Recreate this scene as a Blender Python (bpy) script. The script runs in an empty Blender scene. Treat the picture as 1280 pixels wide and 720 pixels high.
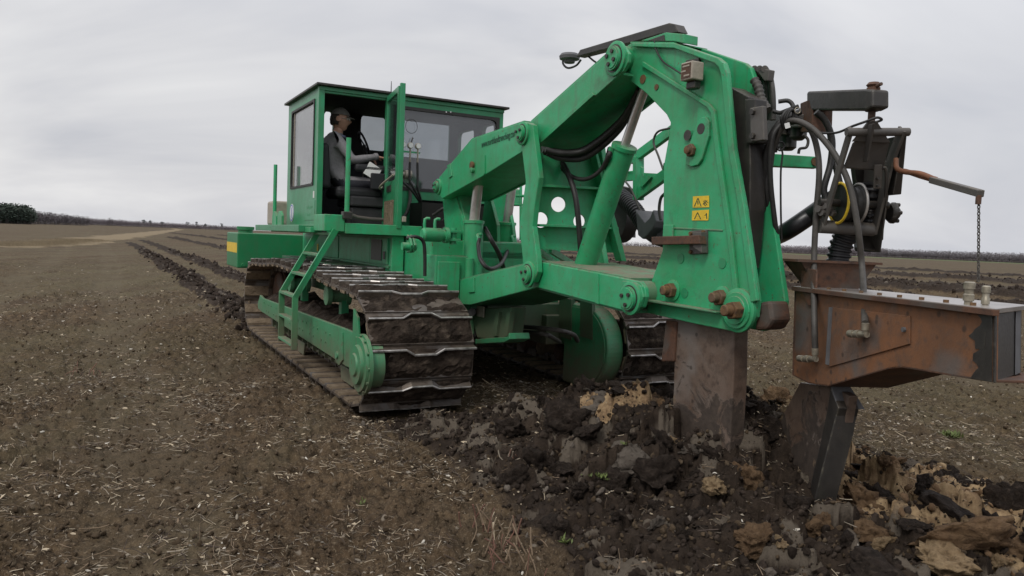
import bpy, bmesh, math, random
import numpy as np
from mathutils import Vector, Matrix, noise as mnoise
random.seed(7); RNG = np.random.default_rng(11)
R_ = math.radians
scene = bpy.context.scene
# ------------------------------------------------------------------ camera
FPX, HCAM = 960.0, 1.6
PITCH, ROLL, TH = math.atan(59.4/960), math.atan(0.040), R_(28.2)
fw = Vector((0, math.cos(PITCH), -math.sin(PITCH))); r0 = Vector((1, 0, 0)); u0 = r0.cross(fw)
rt = r0*math.cos(ROLL) + u0*math.sin(ROLL); up = -r0*math.sin(ROLL) + u0*math.cos(ROLL)
CAM = Vector((0, 0, HCAM))
cd = bpy.data.cameras.new('camera'); cam = bpy.data.objects.new('camera', cd); scene.collection.objects.link(cam)
cd.sensor_width = 36; cd.lens = 27.0; cd.clip_start = 0.05; cd.clip_end = 6000
m3 = Matrix((rt, up, -fw)).transposed(); cam.matrix_world = Matrix.Translation(CAM) @ m3.to_4x4()
scene.camera = cam
# ------------------------------------------------------------------ world, sun, exposure
w = bpy.data.worlds.new('World'); scene.world = w; w.use_nodes = True
nt = w.node_tree; nt.nodes.clear()
N = lambda t, **k: (lambda n: ([setattr(n, a, b) for a, b in k.items()], n)[1])(nt.nodes.new(t))
SUN_EL, SUN_AZ = R_(48), R_(205)
sky = N('ShaderNodeTexSky', sky_type='NISHITA', sun_disc=False, sun_elevation=SUN_EL, sun_rotation=SUN_AZ, air_density=1.5, dust_density=3.0)
bg1 = N('ShaderNodeBackground'); bg1.inputs[1].default_value = 0.08; nt.links.new(sky.outputs[0], bg1.inputs[0])
tc = N('ShaderNodeTexCoord'); sep = N('ShaderNodeSeparateXYZ'); nt.links.new(tc.outputs['Generated'], sep.inputs[0])
def wm(op, a, b=None, c=None):
    n = N('ShaderNodeMath', operation=op)
    for i, x in enumerate((a, b, c)):
        if x is None: continue
        if isinstance(x, (int, float)): n.inputs[i].default_value = x
        else: nt.links.new(x, n.inputs[i])
    return n.outputs[0]
zz = wm('ADD', wm('ABSOLUTE', sep.outputs[2]), 0.38)
cx, cy = wm('DIVIDE', sep.outputs[0], zz), wm('DIVIDE', sep.outputs[1], zz)
cmb = N('ShaderNodeCombineXYZ'); nt.links.new(cx, cmb.inputs[0]); nt.links.new(cy, cmb.inputs[1])
mp = N('ShaderNodeMapping'); mp.inputs['Scale'].default_value = (0.8, 1.3, 1); mp.inputs['Rotation'].default_value = (0, 0, 0.5); nt.links.new(cmb.outputs[0], mp.inputs[0])
n1 = N('ShaderNodeTexNoise'); n1.inputs['Scale'].default_value = 1.15; n1.inputs['Detail'].default_value = 5; n1.inputs['Roughness'].default_value = .52; n1.inputs['Distortion'].default_value = .6
nt.links.new(mp.outputs[0], n1.inputs['Vector'])
cr = N('ShaderNodeValToRGB'); nt.links.new(n1.outputs[0], cr.inputs[0])
e = cr.color_ramp.elements; e[0].position = .36; e[0].color = (.60, .61, .655, 1); e[1].position = .64; e[1].color = (.86, .855, .86, 1)
el = cr.color_ramp.elements.new(.48); el.color = (.72, .72, .745, 1)
# the cloud deck is a little thinner and cooler towards the east (+X) side of the sky
hx = N('ShaderNodeMapRange'); nt.links.new(sep.outputs[0], hx.inputs[0])
for i, x in ((1, .1), (2, .75), (3, 0), (4, .7)): hx.inputs[i].default_value = x
mxs = N('ShaderNodeMix', data_type='RGBA'); nt.links.new(hx.outputs[0], mxs.inputs[0]); nt.links.new(cr.outputs[0], mxs.inputs[6]); mxs.inputs[7].default_value = (.60, .62, .69, 1)
zr = N('ShaderNodeMapRange'); nt.links.new(sep.outputs[2], zr.inputs[0])      # overcast sky: the deck is brightest overhead
for i, x in ((1, .22), (2, 1.0), (3, 1.0), (4, 1.75)): zr.inputs[i].default_value = x
bg2 = N('ShaderNodeBackground'); nt.links.new(zr.outputs[0], bg2.inputs[1]); nt.links.new(mxs.outputs[2], bg2.inputs[0])
mix = N('ShaderNodeMixShader'); mix.inputs[0].default_value = .93
nt.links.new(bg1.outputs[0], mix.inputs[1]); nt.links.new(bg2.outputs[0], mix.inputs[2])
wo = N('ShaderNodeOutputWorld'); nt.links.new(mix.outputs[0], wo.inputs[0])
ld = bpy.data.lights.new('sun', 'SUN'); ld.energy = 1.4; ld.angle = R_(14); ld.color = (1, .97, .92)
lo = bpy.data.objects.new('sun', ld); scene.collection.objects.link(lo)
sd = Vector((math.sin(SUN_AZ)*math.cos(SUN_EL), math.cos(SUN_AZ)*math.cos(SUN_EL), math.sin(SUN_EL)))
lo.rotation_euler = sd.to_track_quat('Z', 'Y').to_euler()
vs = scene.view_settings; vs.view_transform = 'Standard'; vs.look = 'None'; vs.gamma = 1; vs.exposure = 0.0; vs.use_curve_mapping = False
# ------------------------------------------------------------------ pixel -> place helpers (points of the photograph put on real planes of the machine)
def ray(x, y): return (fw*FPX + rt*(x-640) - up*(y-360)) / FPX
_d = ray(460, 532); ORG = CAM + _d*(-HCAM/_d.z)                     # rear outer corner of the near track, on the ground
V = Vector((math.cos(TH), math.sin(TH), 0)); U = Vector((-math.sin(TH), math.cos(TH), 0)); Z = Vector((0, 0, 1))
def loc(wp): d = Vector(wp) - ORG; return Vector((d.dot(V), d.dot(U), d.z))
def wld(l): return ORG + V*l[0] + U*l[1] + Z*l[2]
def px(x, y, v=None, u=None, z=None):
    """point on the machine plane v=const (side), u=const (cross) or z=const, in machine coordinates"""
    d = ray(x, y)
    ax, val = (V, v) if v is not None else (U, u) if u is not None else (Z, z)
    o = CAM - (ORG if ax is not Z else Vector((0, 0, 0)))
    t = (val - o.dot(ax)) / d.dot(ax)
    return loc(CAM + d*t)
BO = Vector((1.75, 4.68, 0)); BB = Vector((-.077, 1, 0)).normalized(); BA = Vector((BB.y, -BB.x, 0))
def bf(a, b, c): return loc(BO + BA*a + BB*b + Z*c)                 # pipe-boot frame -> machine coordinates
def pb(x, y, a=None, b=None, c=None):
    d = ray(x, y); ax, val = (BA, a) if a is not None else (BB, b) if b is not None else (Z, c)
    o = CAM - BO; o.z = CAM.z
    t = (val - o.dot(ax)) / d.dot(ax); q = o + d*t
    return loc(BO + Vector((q.x, q.y, 0)) + Z*q.z)
LA = Vector((BA.dot(V), BA.dot(U), 0)); LB = Vector((BB.dot(V), BB.dot(U), 0))   # boot axes in machine coordinates
# ------------------------------------------------------------------ materials
def newmat(name):
    m = bpy.data.materials.new(name); m.use_nodes = True; t = m.node_tree; t.nodes.clear()
    return m, t
class NT:
    def __init__(s, t): s.t = t
    def n(s, ty, ins=None, **k):
        n = s.t.nodes.new(ty)
        for a, b in k.items(): setattr(n, a, b)
        for i, x in (ins or {}).items(): s.set(n.inputs[i], x)
        return n
    def set(s, inp, x):
        if isinstance(x, bpy.types.NodeSocket): s.t.links.new(x, inp)
        else: inp.default_value = x
    def math(s, op, a, b=0.0, clamp=False):
        n = s.n('ShaderNodeMath', {0: a, 1: b}, operation=op); n.use_clamp = clamp; return n.outputs[0]
    def noise(s, vec, scale, detail=4, rough=.55, dist=0):
        return s.n('ShaderNodeTexNoise', {'Vector': vec, 'Scale': scale, 'Detail': detail, 'Roughness': rough, 'Distortion': dist}).outputs[0]
    def ramp(s, f, a, b, lo=0.0, hi=1.0):
        return s.n('ShaderNodeMapRange', {0: f, 1: a, 2: b, 3: lo, 4: hi}).outputs[0]
    def mix(s, f, a, b): return s.n('ShaderNodeMix', {0: f, 6: a, 7: b}, data_type='RGBA').outputs[2]
    def coord(s, rnd=False):
        c = s.n('ShaderNodeTexCoord').outputs['Object']
        if not rnd: return c
        r = s.math('MULTIPLY', s.n('ShaderNodeObjectInfo').outputs['Random'], 40.0); cb = s.n('ShaderNodeCombineXYZ', {0: r, 1: r, 2: r}).outputs[0]
        return s.n('ShaderNodeVectorMath', {0: c, 1: cb}, operation='ADD').outputs[0]
    def bump(s, h, st, d): return s.n('ShaderNodeBump', {'Strength': st, 'Distance': d, 'Height': h}).outputs[0]
    def out(s, sh): s.n('ShaderNodeOutputMaterial', {0: sh})
    def bsdf(s, **k):
        n = s.n('ShaderNodeBsdfPrincipled')
        for a, b in k.items(): s.set(n.inputs[a.replace('_', ' ')], b)
        return n.outputs[0]
def c4(c): return (c[0], c[1], c[2], 1)
DUST = (.20, .155, .11, 1)
def paint(name, c1, c2, chips=.5, dust=.6, rough=.42, mudlow=0.0, rust=(.13, .05, .022), fade=1.0):
    m, t = newmat(name); g = NT(t); co = g.coord()
    big = g.noise(co, 2.1, 5, .6); mid = g.noise(co, 9, 5, .65); fine = g.noise(co, 60, 3, .7)
    col = g.mix(g.ramp(big, .35, .68, 0, fade), c4(c1), c4(c2))
    col = g.mix(g.ramp(mid, .45, .75, 0, .35), col, c4([x*.6+.02 for x in c1]))
    geo = g.n('ShaderNodeNewGeometry'); sp = g.n('ShaderNodeSeparateXYZ', {0: geo.outputs['Normal']})
    upf = g.ramp(sp.outputs[2], .35, .95)
    dz = g.math('MULTIPLY', g.math('ADD', g.math('MULTIPLY', upf, .75), .17), g.ramp(mid, .30, .65)); dz = g.math('MULTIPLY', dz, dust, True)
    col = g.mix(dz, col, DUST)
    gm = g.ramp(g.noise(co, 3.3, 5, .7, .8), .60, .72, 0, .42*dust); col = g.mix(gm, col, (.045, .055, .038, 1))      # grease and grime blotches
    # rain streaks of dirt: noise stretched along z
    mpn = g.n('ShaderNodeMapping', {0: co}); mpn.inputs['Scale'].default_value = (14, 14, 1.1)
    st = g.ramp(g.noise(mpn.outputs[0], 1.0, 4, .6), .54, .76, 0, .50*dust); col = g.mix(st, col, (.09, .085, .06, 1))
    ch = g.noise(co, 23, 6, .72, .4); chm = g.ramp(ch, .70-.075*chips, .72-.075*chips, 0, chips)
    chm = g.math('MULTIPLY', chm, g.ramp(big, .42, .55), True)
    col = g.mix(chm, col, c4(rust))
    bv = g.n('ShaderNodeBevel', {0: .016}); bv.samples = 2
    dt = g.n('ShaderNodeVectorMath', {0: bv.outputs[0], 1: geo.outputs['Normal']}, operation='DOT_PRODUCT').outputs['Value']
    ew = g.math('MULTIPLY', g.ramp(dt, .985, .90), g.ramp(g.noise(co, 14, 5, .7), .50, .62, 0, min(1, .55+chips*.4))); col = g.mix(ew, col, (.13, .115, .085, 1) if chips < 1 else (.12, .085, .055, 1))
    sk = g.n('ShaderNodeTexVoronoi', {'Vector': co, 'Scale': 17.0}); skm = g.ramp(sk.outputs[0], .05, .10, .85*chips, 0)
    skm = g.math('MULTIPLY', skm, g.ramp(g.noise(co, 5, 2), .52, .58)); col = g.mix(skm, col, (.035, .028, .02, 1))
    if mudlow:
        spz = g.n('ShaderNodeSeparateXYZ', {0: co}); lowm = g.ramp(g.math('ADD', spz.outputs[2], g.math('MULTIPLY', g.math('SUBTRACT', mid, .5), .9)), mudlow, mudlow*.35)
        col = g.mix(g.math('MULTIPLY', lowm, .85), col, (.13, .10, .07, 1))
    ro = g.math('ADD', g.math('MULTIPLY', dz, .4), g.math('ADD', rough-.1, g.math('MULTIPLY', fine, .22)), True)
    hb = g.math('ADD', g.math('MULTIPLY', fine, .12), g.math('ADD', mid, g.math('MULTIPLY', chm, -.4)))
    g.out(g.bsdf(Base_Color=col, Roughness=ro, Normal=g.bump(hb, .22, .012)))
    return m
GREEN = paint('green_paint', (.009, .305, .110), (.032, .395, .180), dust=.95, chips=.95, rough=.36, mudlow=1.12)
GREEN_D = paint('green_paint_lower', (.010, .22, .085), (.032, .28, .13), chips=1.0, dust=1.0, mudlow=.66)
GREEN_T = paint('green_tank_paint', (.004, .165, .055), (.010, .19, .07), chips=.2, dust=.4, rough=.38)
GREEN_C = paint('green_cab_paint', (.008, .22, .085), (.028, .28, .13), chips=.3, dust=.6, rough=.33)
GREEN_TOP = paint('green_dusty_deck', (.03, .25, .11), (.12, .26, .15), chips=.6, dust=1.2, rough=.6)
GREEN_SHADE = paint('underside_shade_paint', (.010, .10, .045), (.02, .13, .06), chips=1.0, dust=1.2, mudlow=1.1)  # darker copy of the green: shade under the machine painted into the colour
BLACK = paint('black_paint', (.014, .013, .0125), (.025, .023, .021), chips=.5, dust=.35, rough=.42, rust=(.08, .04, .02))
GREYST = paint('dark_steel', (.060, .057, .055), (.10, .093, .085), chips=.7, dust=.45, rough=.5, rust=(.12, .06, .03))
def rusty(name, a, b, c, rough=.75, sc=3.0, grey=(.12, .115, .11), metal=0.0, rnd=False, mudz=None):
    m, t = newmat(name); g = NT(t); co = g.coord(rnd)
    n1 = g.noise(co, sc, 6, .62, .5); n2 = g.noise(co, sc*6, 5, .7); n3 = g.noise(co, 45, 4, .7)
    col = g.mix(g.ramp(n1, .35, .65), c4(a), c4(b)); col = g.mix(g.ramp(n2, .48, .72, 0, .8), col, c4(c))
    g2 = g.noise(co, sc*.8, 3, .5, .3); col = g.mix(g.ramp(g2, .52, .66, 0, .85), col, c4(grey))
    sk = g.n('ShaderNodeTexVoronoi', {'Vector': co, 'Scale': 11.0}); col = g.mix(g.ramp(sk.outputs[0], .10, .2, .7, 0), col, (.03, .02, .015, 1))
    if mudz:                                                             # soil stuck on the steel, thicker towards the ground
        z_ = g.n('ShaderNodeSeparateXYZ', {0: co}).outputs[2]; f_ = g.math('ADD', g.ramp(z_, mudz[0], mudz[1], 0, 1), g.math('MULTIPLY', g.math('SUBTRACT', g.noise(co, 4.5, 6, .65, .6), .5), 2.2)); f_ = g.ramp(f_, .50, .62)
        col = g.mix(f_, col, g.mix(g.ramp(n2, .35, .65), (.030, .021, .016, 1), (.065, .047, .035, 1))); n3 = g.math('ADD', n3, g.math('MULTIPLY', f_, 1.2)); col = g.mix(g.ramp(g.noise(co, 9, 5, .6), .64, .70, 0, .7), col, (.17, .12, .075, 1))
    g.out(g.bsdf(Base_Color=col, Metallic=metal, Roughness=g.math('ADD', rough-.12, g.math('MULTIPLY', n3, .25), True), Normal=g.bump(g.math('ADD', n3, n2), .3, .006)))
    return m
RUST = rusty('rusty_steel_plate', (.125, .060, .030), (.215, .090, .036), (.075, .055, .042), sc=2.6, grey=(.105, .105, .10))
RUSTD = rusty('dark_rusty_steel', (.07, .035, .022), (.12, .055, .03), (.035, .025, .02), sc=5, grey=(.08, .07, .06))
BLADE = rusty('soil_polished_blade', (.10, .062, .042), (.16, .12, .095), (.05, .032, .022), rough=.5, sc=2.6, grey=(.17, .15, .135), mudz=(1.0, .25))
BOLT = rusty('rusty_bolt', (.10, .055, .025), (.17, .09, .035), (.05, .03, .02), sc=12, grey=(.12, .08, .05))
SHOE = rusty('worn_track_steel', (.075, .056, .043), (.16, .13, .105), (.05, .037, .028), rough=.5, sc=5, grey=(.17, .16, .155), metal=.45, rnd=True)
def plain(name, col, rough=.5, metal=0.0, var=.25, sc=12, bump=.2, bd=.004, spec=.5):
    m, t = newmat(name); g = NT(t); co = g.coord(); n = g.noise(co, sc, 5, .6)
    colr = g.mix(g.ramp(n, .3, .7), c4([x*(1-var) for x in col]), c4([min(1, x*(1+var)) for x in col]))
    g.out(g.bsdf(Base_Color=colr, Roughness=g.math('ADD', rough-.08, g.math('MULTIPLY', n, .16)), Metallic=metal, Specular_IOR_Level=spec, Normal=g.bump(g.noise(co, sc*5, 4), bump, bd)))
    return m
TIP = plain('polished_grouser_steel', (.38, .36, .34), .40, .7, .55, 14)
CHROME = plain('chrome_rod', (.62, .60, .59), .30, .75, .25, 8, .05)
RUBBER = plain('black_rubber', (.018, .017, .016), .55, 0, .4, 20, .3)
HOSEG = plain('dusty_hose', (.055, .050, .044), .6, 0, .4, 9, .3)
PLASTIC = plain('black_plastic_pipe', (.015, .015, .017), .35, 0, .3, 10, .05)
BRASS = plain('zinc_fitting', (.30, .27, .21), .45, .6, .3, 30)
YELLOW = plain('yellow_plastic', (.70, .48, .03), .5, 0, .15, 20)
CREAM = plain('cream_plastic', (.33, .29, .235), .55, 0, .15, 30)
WHITE = plain('white_paper', (.70, .70, .68), .6, 0, .06, 10)
BAY_SHADE = plain('engine_bay_shade', (.008, .007, .006), .8, 0, .4, 9)  # near-black tone carries the shade of the engine recess
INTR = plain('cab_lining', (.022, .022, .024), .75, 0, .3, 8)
SEATM = plain('seat_vinyl', (.011, .011, .013), .55, 0, .3, 8)
SKIN = plain('skin', (.42, .23, .16), .55, 0, .12, 20)
SWEAT = plain('grey_sweatshirt', (.22, .21, .22), .9, 0, .15, 40, .5)
JEANS = plain('dark_trousers', (.035, .035, .045), .9, 0, .2, 40, .4)
CAPM = plain('grey_cap_cloth', (.14, .13, .12), .9, 0, .15, 40)
HAIR = plain('dark_hair', (.03, .022, .016), .8)
BLUE = plain('blue_print', (.06, .09, .45), .5)
PRINT = plain('dark_print', (.006, .06, .03), .5, 0, .1)
REDP = plain('red_paint', (.35, .03, .02), .5)
FIBRE = plain('tan_lever_rust', (.16, .065, .03), .7, 0, .4, 9)
GREYTR = plain('grey_plastic_tray', (.10, .10, .105), .6, 0, .2, 9)
def mud_mat(name, a, b, c, rough=.95, sc=7, wet=.0, bump=1.0):
    m, t = newmat(name); g = NT(t); co = g.coord(True)
    n1 = g.noise(co, sc, 6, .65); n2 = g.noise(co, sc*7, 6, .75); n3 = g.noise(co, sc*2.3, 4, .6)
    col = g.mix(g.ramp(n1, .35, .65), c4(a), c4(b)); col = g.mix(g.ramp(n3, .52, .74, 0, .8), col, c4(c))
    col = g.mix(g.ramp(n2, .60, .80, 0, .45), col, (.16, .13, .10, 1))
    g.out(g.bsdf(Base_Color=col, Roughness=g.math('SUBTRACT', rough, g.math('MULTIPLY', g.ramp(n1, .4, .7), wet)), Specular_IOR_Level=.15, Normal=g.bump(g.math('ADD', g.math('MULTIPLY', n2, .7), n3), bump, .035)))
    return m
MUD = mud_mat('packed_mud', (.018, .013, .010), (.050, .036, .027), (.125, .096, .072), sc=4.5, wet=.25)
MUDT = mud_mat('dry_tan_mud', (.19, .145, .10), (.27, .21, .145), (.11, .08, .055))
CLOD_D = mud_mat('dark_topsoil', (.020, .0145, .011), (.043, .031, .024), (.085, .064, .049), sc=3.2, wet=.25)
CLOD_G = mud_mat('crusted_grey_soil', (.12, .10, .082), (.17, .145, .12), (.05, .037, .029), sc=3.0)
CLOD_T = mud_mat('tan_subsoil_clay', (.28, .19, .105), (.44, .32, .19), (.07, .045, .03), sc=3.0)
CLOD_O = mud_mat('orange_brown_clay', (.15, .092, .052), (.24, .155, .088), (.045, .030, .022), sc=3.0)
def glassmat(name, tint, refl=.12, haze=0.0, hz=(.4, .4, .42)):
    m, t = newmat(name); g = NT(t); co = g.coord()
    tr = g.n('ShaderNodeBsdfTransparent', {0: c4(tint)}).outputs[0]; gl = g.n('ShaderNodeBsdfGlossy', {0: (1, 1, 1, 1), 'Roughness': .04}).outputs[0]
    df = g.n('ShaderNodeBsdfDiffuse', {0: c4(hz)}).outputs[0]
    fr = g.n('ShaderNodeLayerWeight', {0: .25}).outputs['Fresnel']
    s1 = g.n('ShaderNodeMixShader', {0: g.math('MULTIPLY', g.ramp(g.noise(co, 3, 4), .3, .7, .5, 1.2), haze), 1: tr, 2: df}).outputs[0]
    g.out(g.n('ShaderNodeMixShader', {0: g.math('ADD', g.math('MULTIPLY', fr, .6), refl, True), 1: s1, 2: gl}).outputs[0])
    return m
GLASS_L = glassmat('dusty_side_glass', (.75, .77, .78), .10, .30)
GLASS_R = glassmat('smoky_rear_glass', (.66, .68, .69), .06, .10)
GLASS_C = glassmat('clear_glass', (.80, .82, .84), .04, .03)
# ------------------------------------------------------------------ mesh building
COL = scene.collection
class MB:
    def __init__(s): s.v = []; s.f = []; s.m = []
    def add(s, vs, fs, mi=0):
        b = len(s.v); s.v += [tuple(x) for x in vs]; s.f += [tuple(b+i for i in f) for f in fs]; s.m += [mi]*len(fs); return s
    def prism(s, pts, off, mi=0):
        n = len(pts); off = Vector(off); a = [Vector(p) for p in pts]; b = [p+off for p in a]
        nn = Vector((0, 0, 0))
        for i in range(n): nn += a[i].cross(a[(i+1) % n])
        if nn.dot(off) > 0: a, b = b, a                      # outward winding
        return s.add(a+b, [tuple(range(n)), tuple(range(2*n-1, n-1, -1))] + [(i, i+n, (i+1) % n+n, (i+1) % n) for i in range(n)], mi)
    def box(s, lo, hi, mi=0):
        x0, y0, z0 = lo; x1, y1, z1 = hi
        return s.prism([(x0, y0, z0), (x1, y0, z0), (x1, y1, z0), (x0, y1, z0)], (0, 0, z1-z0), mi)
    def bar(s, p0, p1, wid, hgt, side=None, mi=0):
        p0, p1 = Vector(p0), Vector(p1); d = (p1-p0).normalized(); sd_ = Vector(side) if side is not None else (Vector((0, 0, 1)) if abs(d.z) < .9 else Vector((1, 0, 0)))
        a = d.cross(sd_).normalized(); b = a.cross(d).normalized()
        q = [p0+a*wid/2*i+b*hgt/2*j for i, j in ((-1, -1), (1, -1), (1, 1), (-1, 1))]
        return s.prism(q, p1-p0, mi)
    def cyl(s, p0, p1, r, n=20, r1=None, mi=0, cap=True):
        p0, p1 = Vector(p0), Vector(p1); d = (p1-p0).normalized(); a = d.orthogonal().normalized(); b = d.cross(a); r1 = r if r1 is None else r1
        A = [p0+(a*math.cos(t)+b*math.sin(t))*r for t in [2*math.pi*i/n for i in range(n)]]
        B = [p1+(a*math.cos(t)+b*math.sin(t))*r1 for t in [2*math.pi*i/n for i in range(n)]]
        fs = [(i, (i+1) % n, (i+1) % n+n, i+n) for i in range(n)]
        if cap: fs += [tuple(range(n-1, -1, -1)), tuple(range(n, 2*n))]
        return s.add(A+B, fs, mi)
    def lathe(s, p0, d, prof, n=24, mi=0):
        """prof: list of (distance along d, radius)"""
        p0, d = Vector(p0), Vector(d).normalized(); a = d.orthogonal().normalized(); b = d.cross(a); vs = []
        for t, r in prof:
            for i in range(n):
                an = 2*math.pi*i/n; vs.append(p0+d*t+(a*math.cos(an)+b*math.sin(an))*r)
        fs = [(k*n+i, k*n+(i+1) % n, (k+1)*n+(i+1) % n, (k+1)*n+i) for k in range(len(prof)-1) for i in range(n)]
        fs += [tuple(range(n-1, -1, -1)), tuple(range((len(prof)-1)*n, len(prof)*n))]
        return s.add(vs, fs, mi)
    def tube(s, pts, r, n=10, mi=0, smooth=6, rib=None):
        P = [Vector(p) for p in pts]
        if smooth and len(P) > 2:
            Q = []
            E_ = [P[0]*2-P[1]]+P+[P[-1]*2-P[-2]]
            for i in range(1, len(E_)-2):
                a, b, c, d = E_[i-1:i+3]
                for k in range(smooth):
                    t = k/smooth; Q.append(.5*((2*b)+(c-a)*t+(2*a-5*b+4*c-d)*t*t+(-a+3*b-3*c+d)*t**3))
            Q.append(P[-1]); P = Q
        if rib:                                              # corrugated: resample finely and alternate the radius
            L = sum((P[i+1]-P[i]).length for i in range(len(P)-1)); k = max(4, int(L/rib)*4); Q = []; acc = 0; i = 0
            for j in range(k+1):
                tgt = L*j/k
                while i < len(P)-2 and acc+(P[i+1]-P[i]).length < tgt: acc += (P[i+1]-P[i]).length; i += 1
                sl = (P[i+1]-P[i]).length or 1; Q.append(P[i].lerp(P[i+1], min(1, (tgt-acc)/sl)))
            P = Q; rad = [r*(1.0 if j % 4 in (0, 1) else .84) for j in range(len(P))]
        else: rad = [r]*len(P)
        vs = []; a = None
        for i, p in enumerate(P):
            d = (P[min(i+1, len(P)-1)]-P[max(i-1, 0)]).normalized()
            a = d.orthogonal().normalized() if a is None else (a-d*a.dot(d)).normalized(); b = d.cross(a)
            vs += [p+(a*math.cos(t)+b*math.sin(t))*rad[i] for t in [2*math.pi*k/n for k in range(n)]]
        fs = [(k*n+i, k*n+(i+1) % n, (k+1)*n+(i+1) % n, (k+1)*n+i) for k in range(len(P)-1) for i in range(n)]
        fs += [tuple(range(n-1, -1, -1)), tuple(range((len(P)-1)*n, len(P)*n))]
        return s.add(vs, fs, mi)
    def mesh(s, name, mats):
        me = bpy.data.meshes.new(name); me.from_pydata(s.v, [], s.f)
        for m in (mats if isinstance(mats, (list, tuple)) else [mats]): me.materials.append(m)
        me.polygons.foreach_set('material_index', s.m); me.update(); return me
    def build(s, name, mats, parent=None, bevel=0, smooth=False, seg=2):
        return link(name, s.mesh(name, mats), parent, bevel, smooth, seg)
def link(name, me, parent=None, bevel=0, smooth=False, seg=2):
    o = bpy.data.objects.new(name, me); COL.objects.link(o)
    if parent: o.parent = parent
    if bevel:
        b = o.modifiers.new('bevel', 'BEVEL'); b.width = bevel; b.segments = seg; b.limit_method = 'ANGLE'; b.angle_limit = R_(35); b.harden_normals = False
        for p in me.polygons: p.use_smooth = False
    if smooth:
        me.polygons.foreach_set('use_smooth', [True]*len(me.polygons))
        me.set_sharp_from_angle(angle=R_(38))
    return o
def plate(pts, v0, v1):
    """side plate: photo outline put on the plane v=v0, thick to v1"""
    return MB().prism([px(x, y, v=v0) for x, y in pts], (v1-v0, 0, 0))
def crossplate(pts, u0_, u1_): return MB().prism([px(x, y, u=u0_) for x, y in pts], (0, u1_-u0_, 0))
def bplate(pts, a0, a1): return MB().prism([pb(x, y, a=a0) for x, y in pts], LA*(a1-a0))
def tag(o, label=None, cat=None, group=None, kind=None):
    for k, x in (('label', label), ('category', cat), ('group', group), ('kind', kind)):
        if x: o[k] = x
    return o
def text(name, body, size, mat, parent, origin, xdir, ydir, depth=.0015, align='CENTER', shear=0):
    cu = bpy.data.curves.new(name, 'FONT'); cu.body = body; cu.size = size; cu.align_x = align; cu.align_y = 'CENTER'; cu.extrude = depth; cu.shear = shear; cu.resolution_u = 2
    t = bpy.data.objects.new(name, cu); COL.objects.link(t); bpy.context.view_layer.update()
    me = bpy.data.meshes.new_from_object(t); me.name = name; bpy.data.objects.remove(t)
    me.materials.clear(); me.materials.append(mat)
    o = link(name, me, parent); x = Vector(xdir).normalized(); y = Vector(ydir); y = (y-x*y.dot(x)).normalized(); z = x.cross(y)
    o.matrix_local = Matrix.Translation(Vector(origin)) @ Matrix((x, y, z)).transposed().to_4x4(); return o
def ring(outer, inner, rad, off, k=5):
    """flat panel with a round-cornered opening; outer, inner: 4 corners in order, off: thickness vector"""
    O = [Vector(p) for p in outer]; I = [Vector(p) for p in inner]; lo_, li = [], []
    for c in range(4):
        p, a, b = I[c], I[c-1], I[(c+1) % 4]; da, db = (a-p).normalized(), (b-p).normalized()
        for j in range(k):
            t = j/(k-1); q = p+da*rad*(1-t)**2+db*rad*t**2
            li.append(q); lo_.append(O[c])
    n = len(li); off = Vector(off); mb = MB(); vs = li+O+[q+off for q in li]+[q+off for q in O]
    fs = []
    for i in range(n):
        j = (i+1) % n; ci, cj = i//k, j//k
        f = (i, j, n+ci) if ci == cj else (i, j, n+cj, n+ci); fs.append(f); fs.append(tuple(reversed([x+n+4 for x in f])))
        fs.append((j, i, i+n+4, j+n+4))
    for c in range(4): d = (c+1) % 4; fs.append((n+c, n+d, n+d+n+4, n+c+n+4))
    mb.add(vs, fs); return mb
def rpoly(corners, rad, k=5):
    out = []; C_ = [Vector(p) for p in corners]
    for c in range(len(C_)):
        p, a, b = C_[c], C_[c-1], C_[(c+1) % len(C_)]; da, db = (a-p).normalized(), (b-p).normalized()
        for j in range(k): t = j/(k-1); out.append(p+da*rad*(1-t)**2+db*rad*t**2)
    return out
# ================================================================== GROUND (one sheet to the horizon, in world coordinates)
def hsh(ix, iy, k):
    n = (ix.astype(np.int64)*374761393 + iy.astype(np.int64)*668265263 + k*1442695041) & 0xffffffff
    n = ((n ^ (n >> 13))*1274126177) & 0xffffffff; n ^= n >> 16; return (n & 0xffffff)/float(0xffffff)
def vnoise(x, y, k=0):
    ix, iy = np.floor(x), np.floor(y); fx, fy = x-ix, y-iy; fx, fy = fx*fx*(3-2*fx), fy*fy*(3-2*fy); ix, iy = ix.astype(int), iy.astype(int)
    a, b, c, d = hsh(ix, iy, k), hsh(ix+1, iy, k), hsh(ix, iy+1, k), hsh(ix+1, iy+1, k)
    return (a*(1-fx)+b*fx)*(1-fy)+(c*(1-fx)+d*fx)*fy
def fbm(x, y, o=4, k=0, g=.5):
    s = 0; a = 1; t = 0
    for i in range(o): s = s+a*(vnoise(x*2**i+i*17.3, y*2**i-i*9.1, k+i)-.5); t += a; a *= g
    return s/t*2
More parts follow.
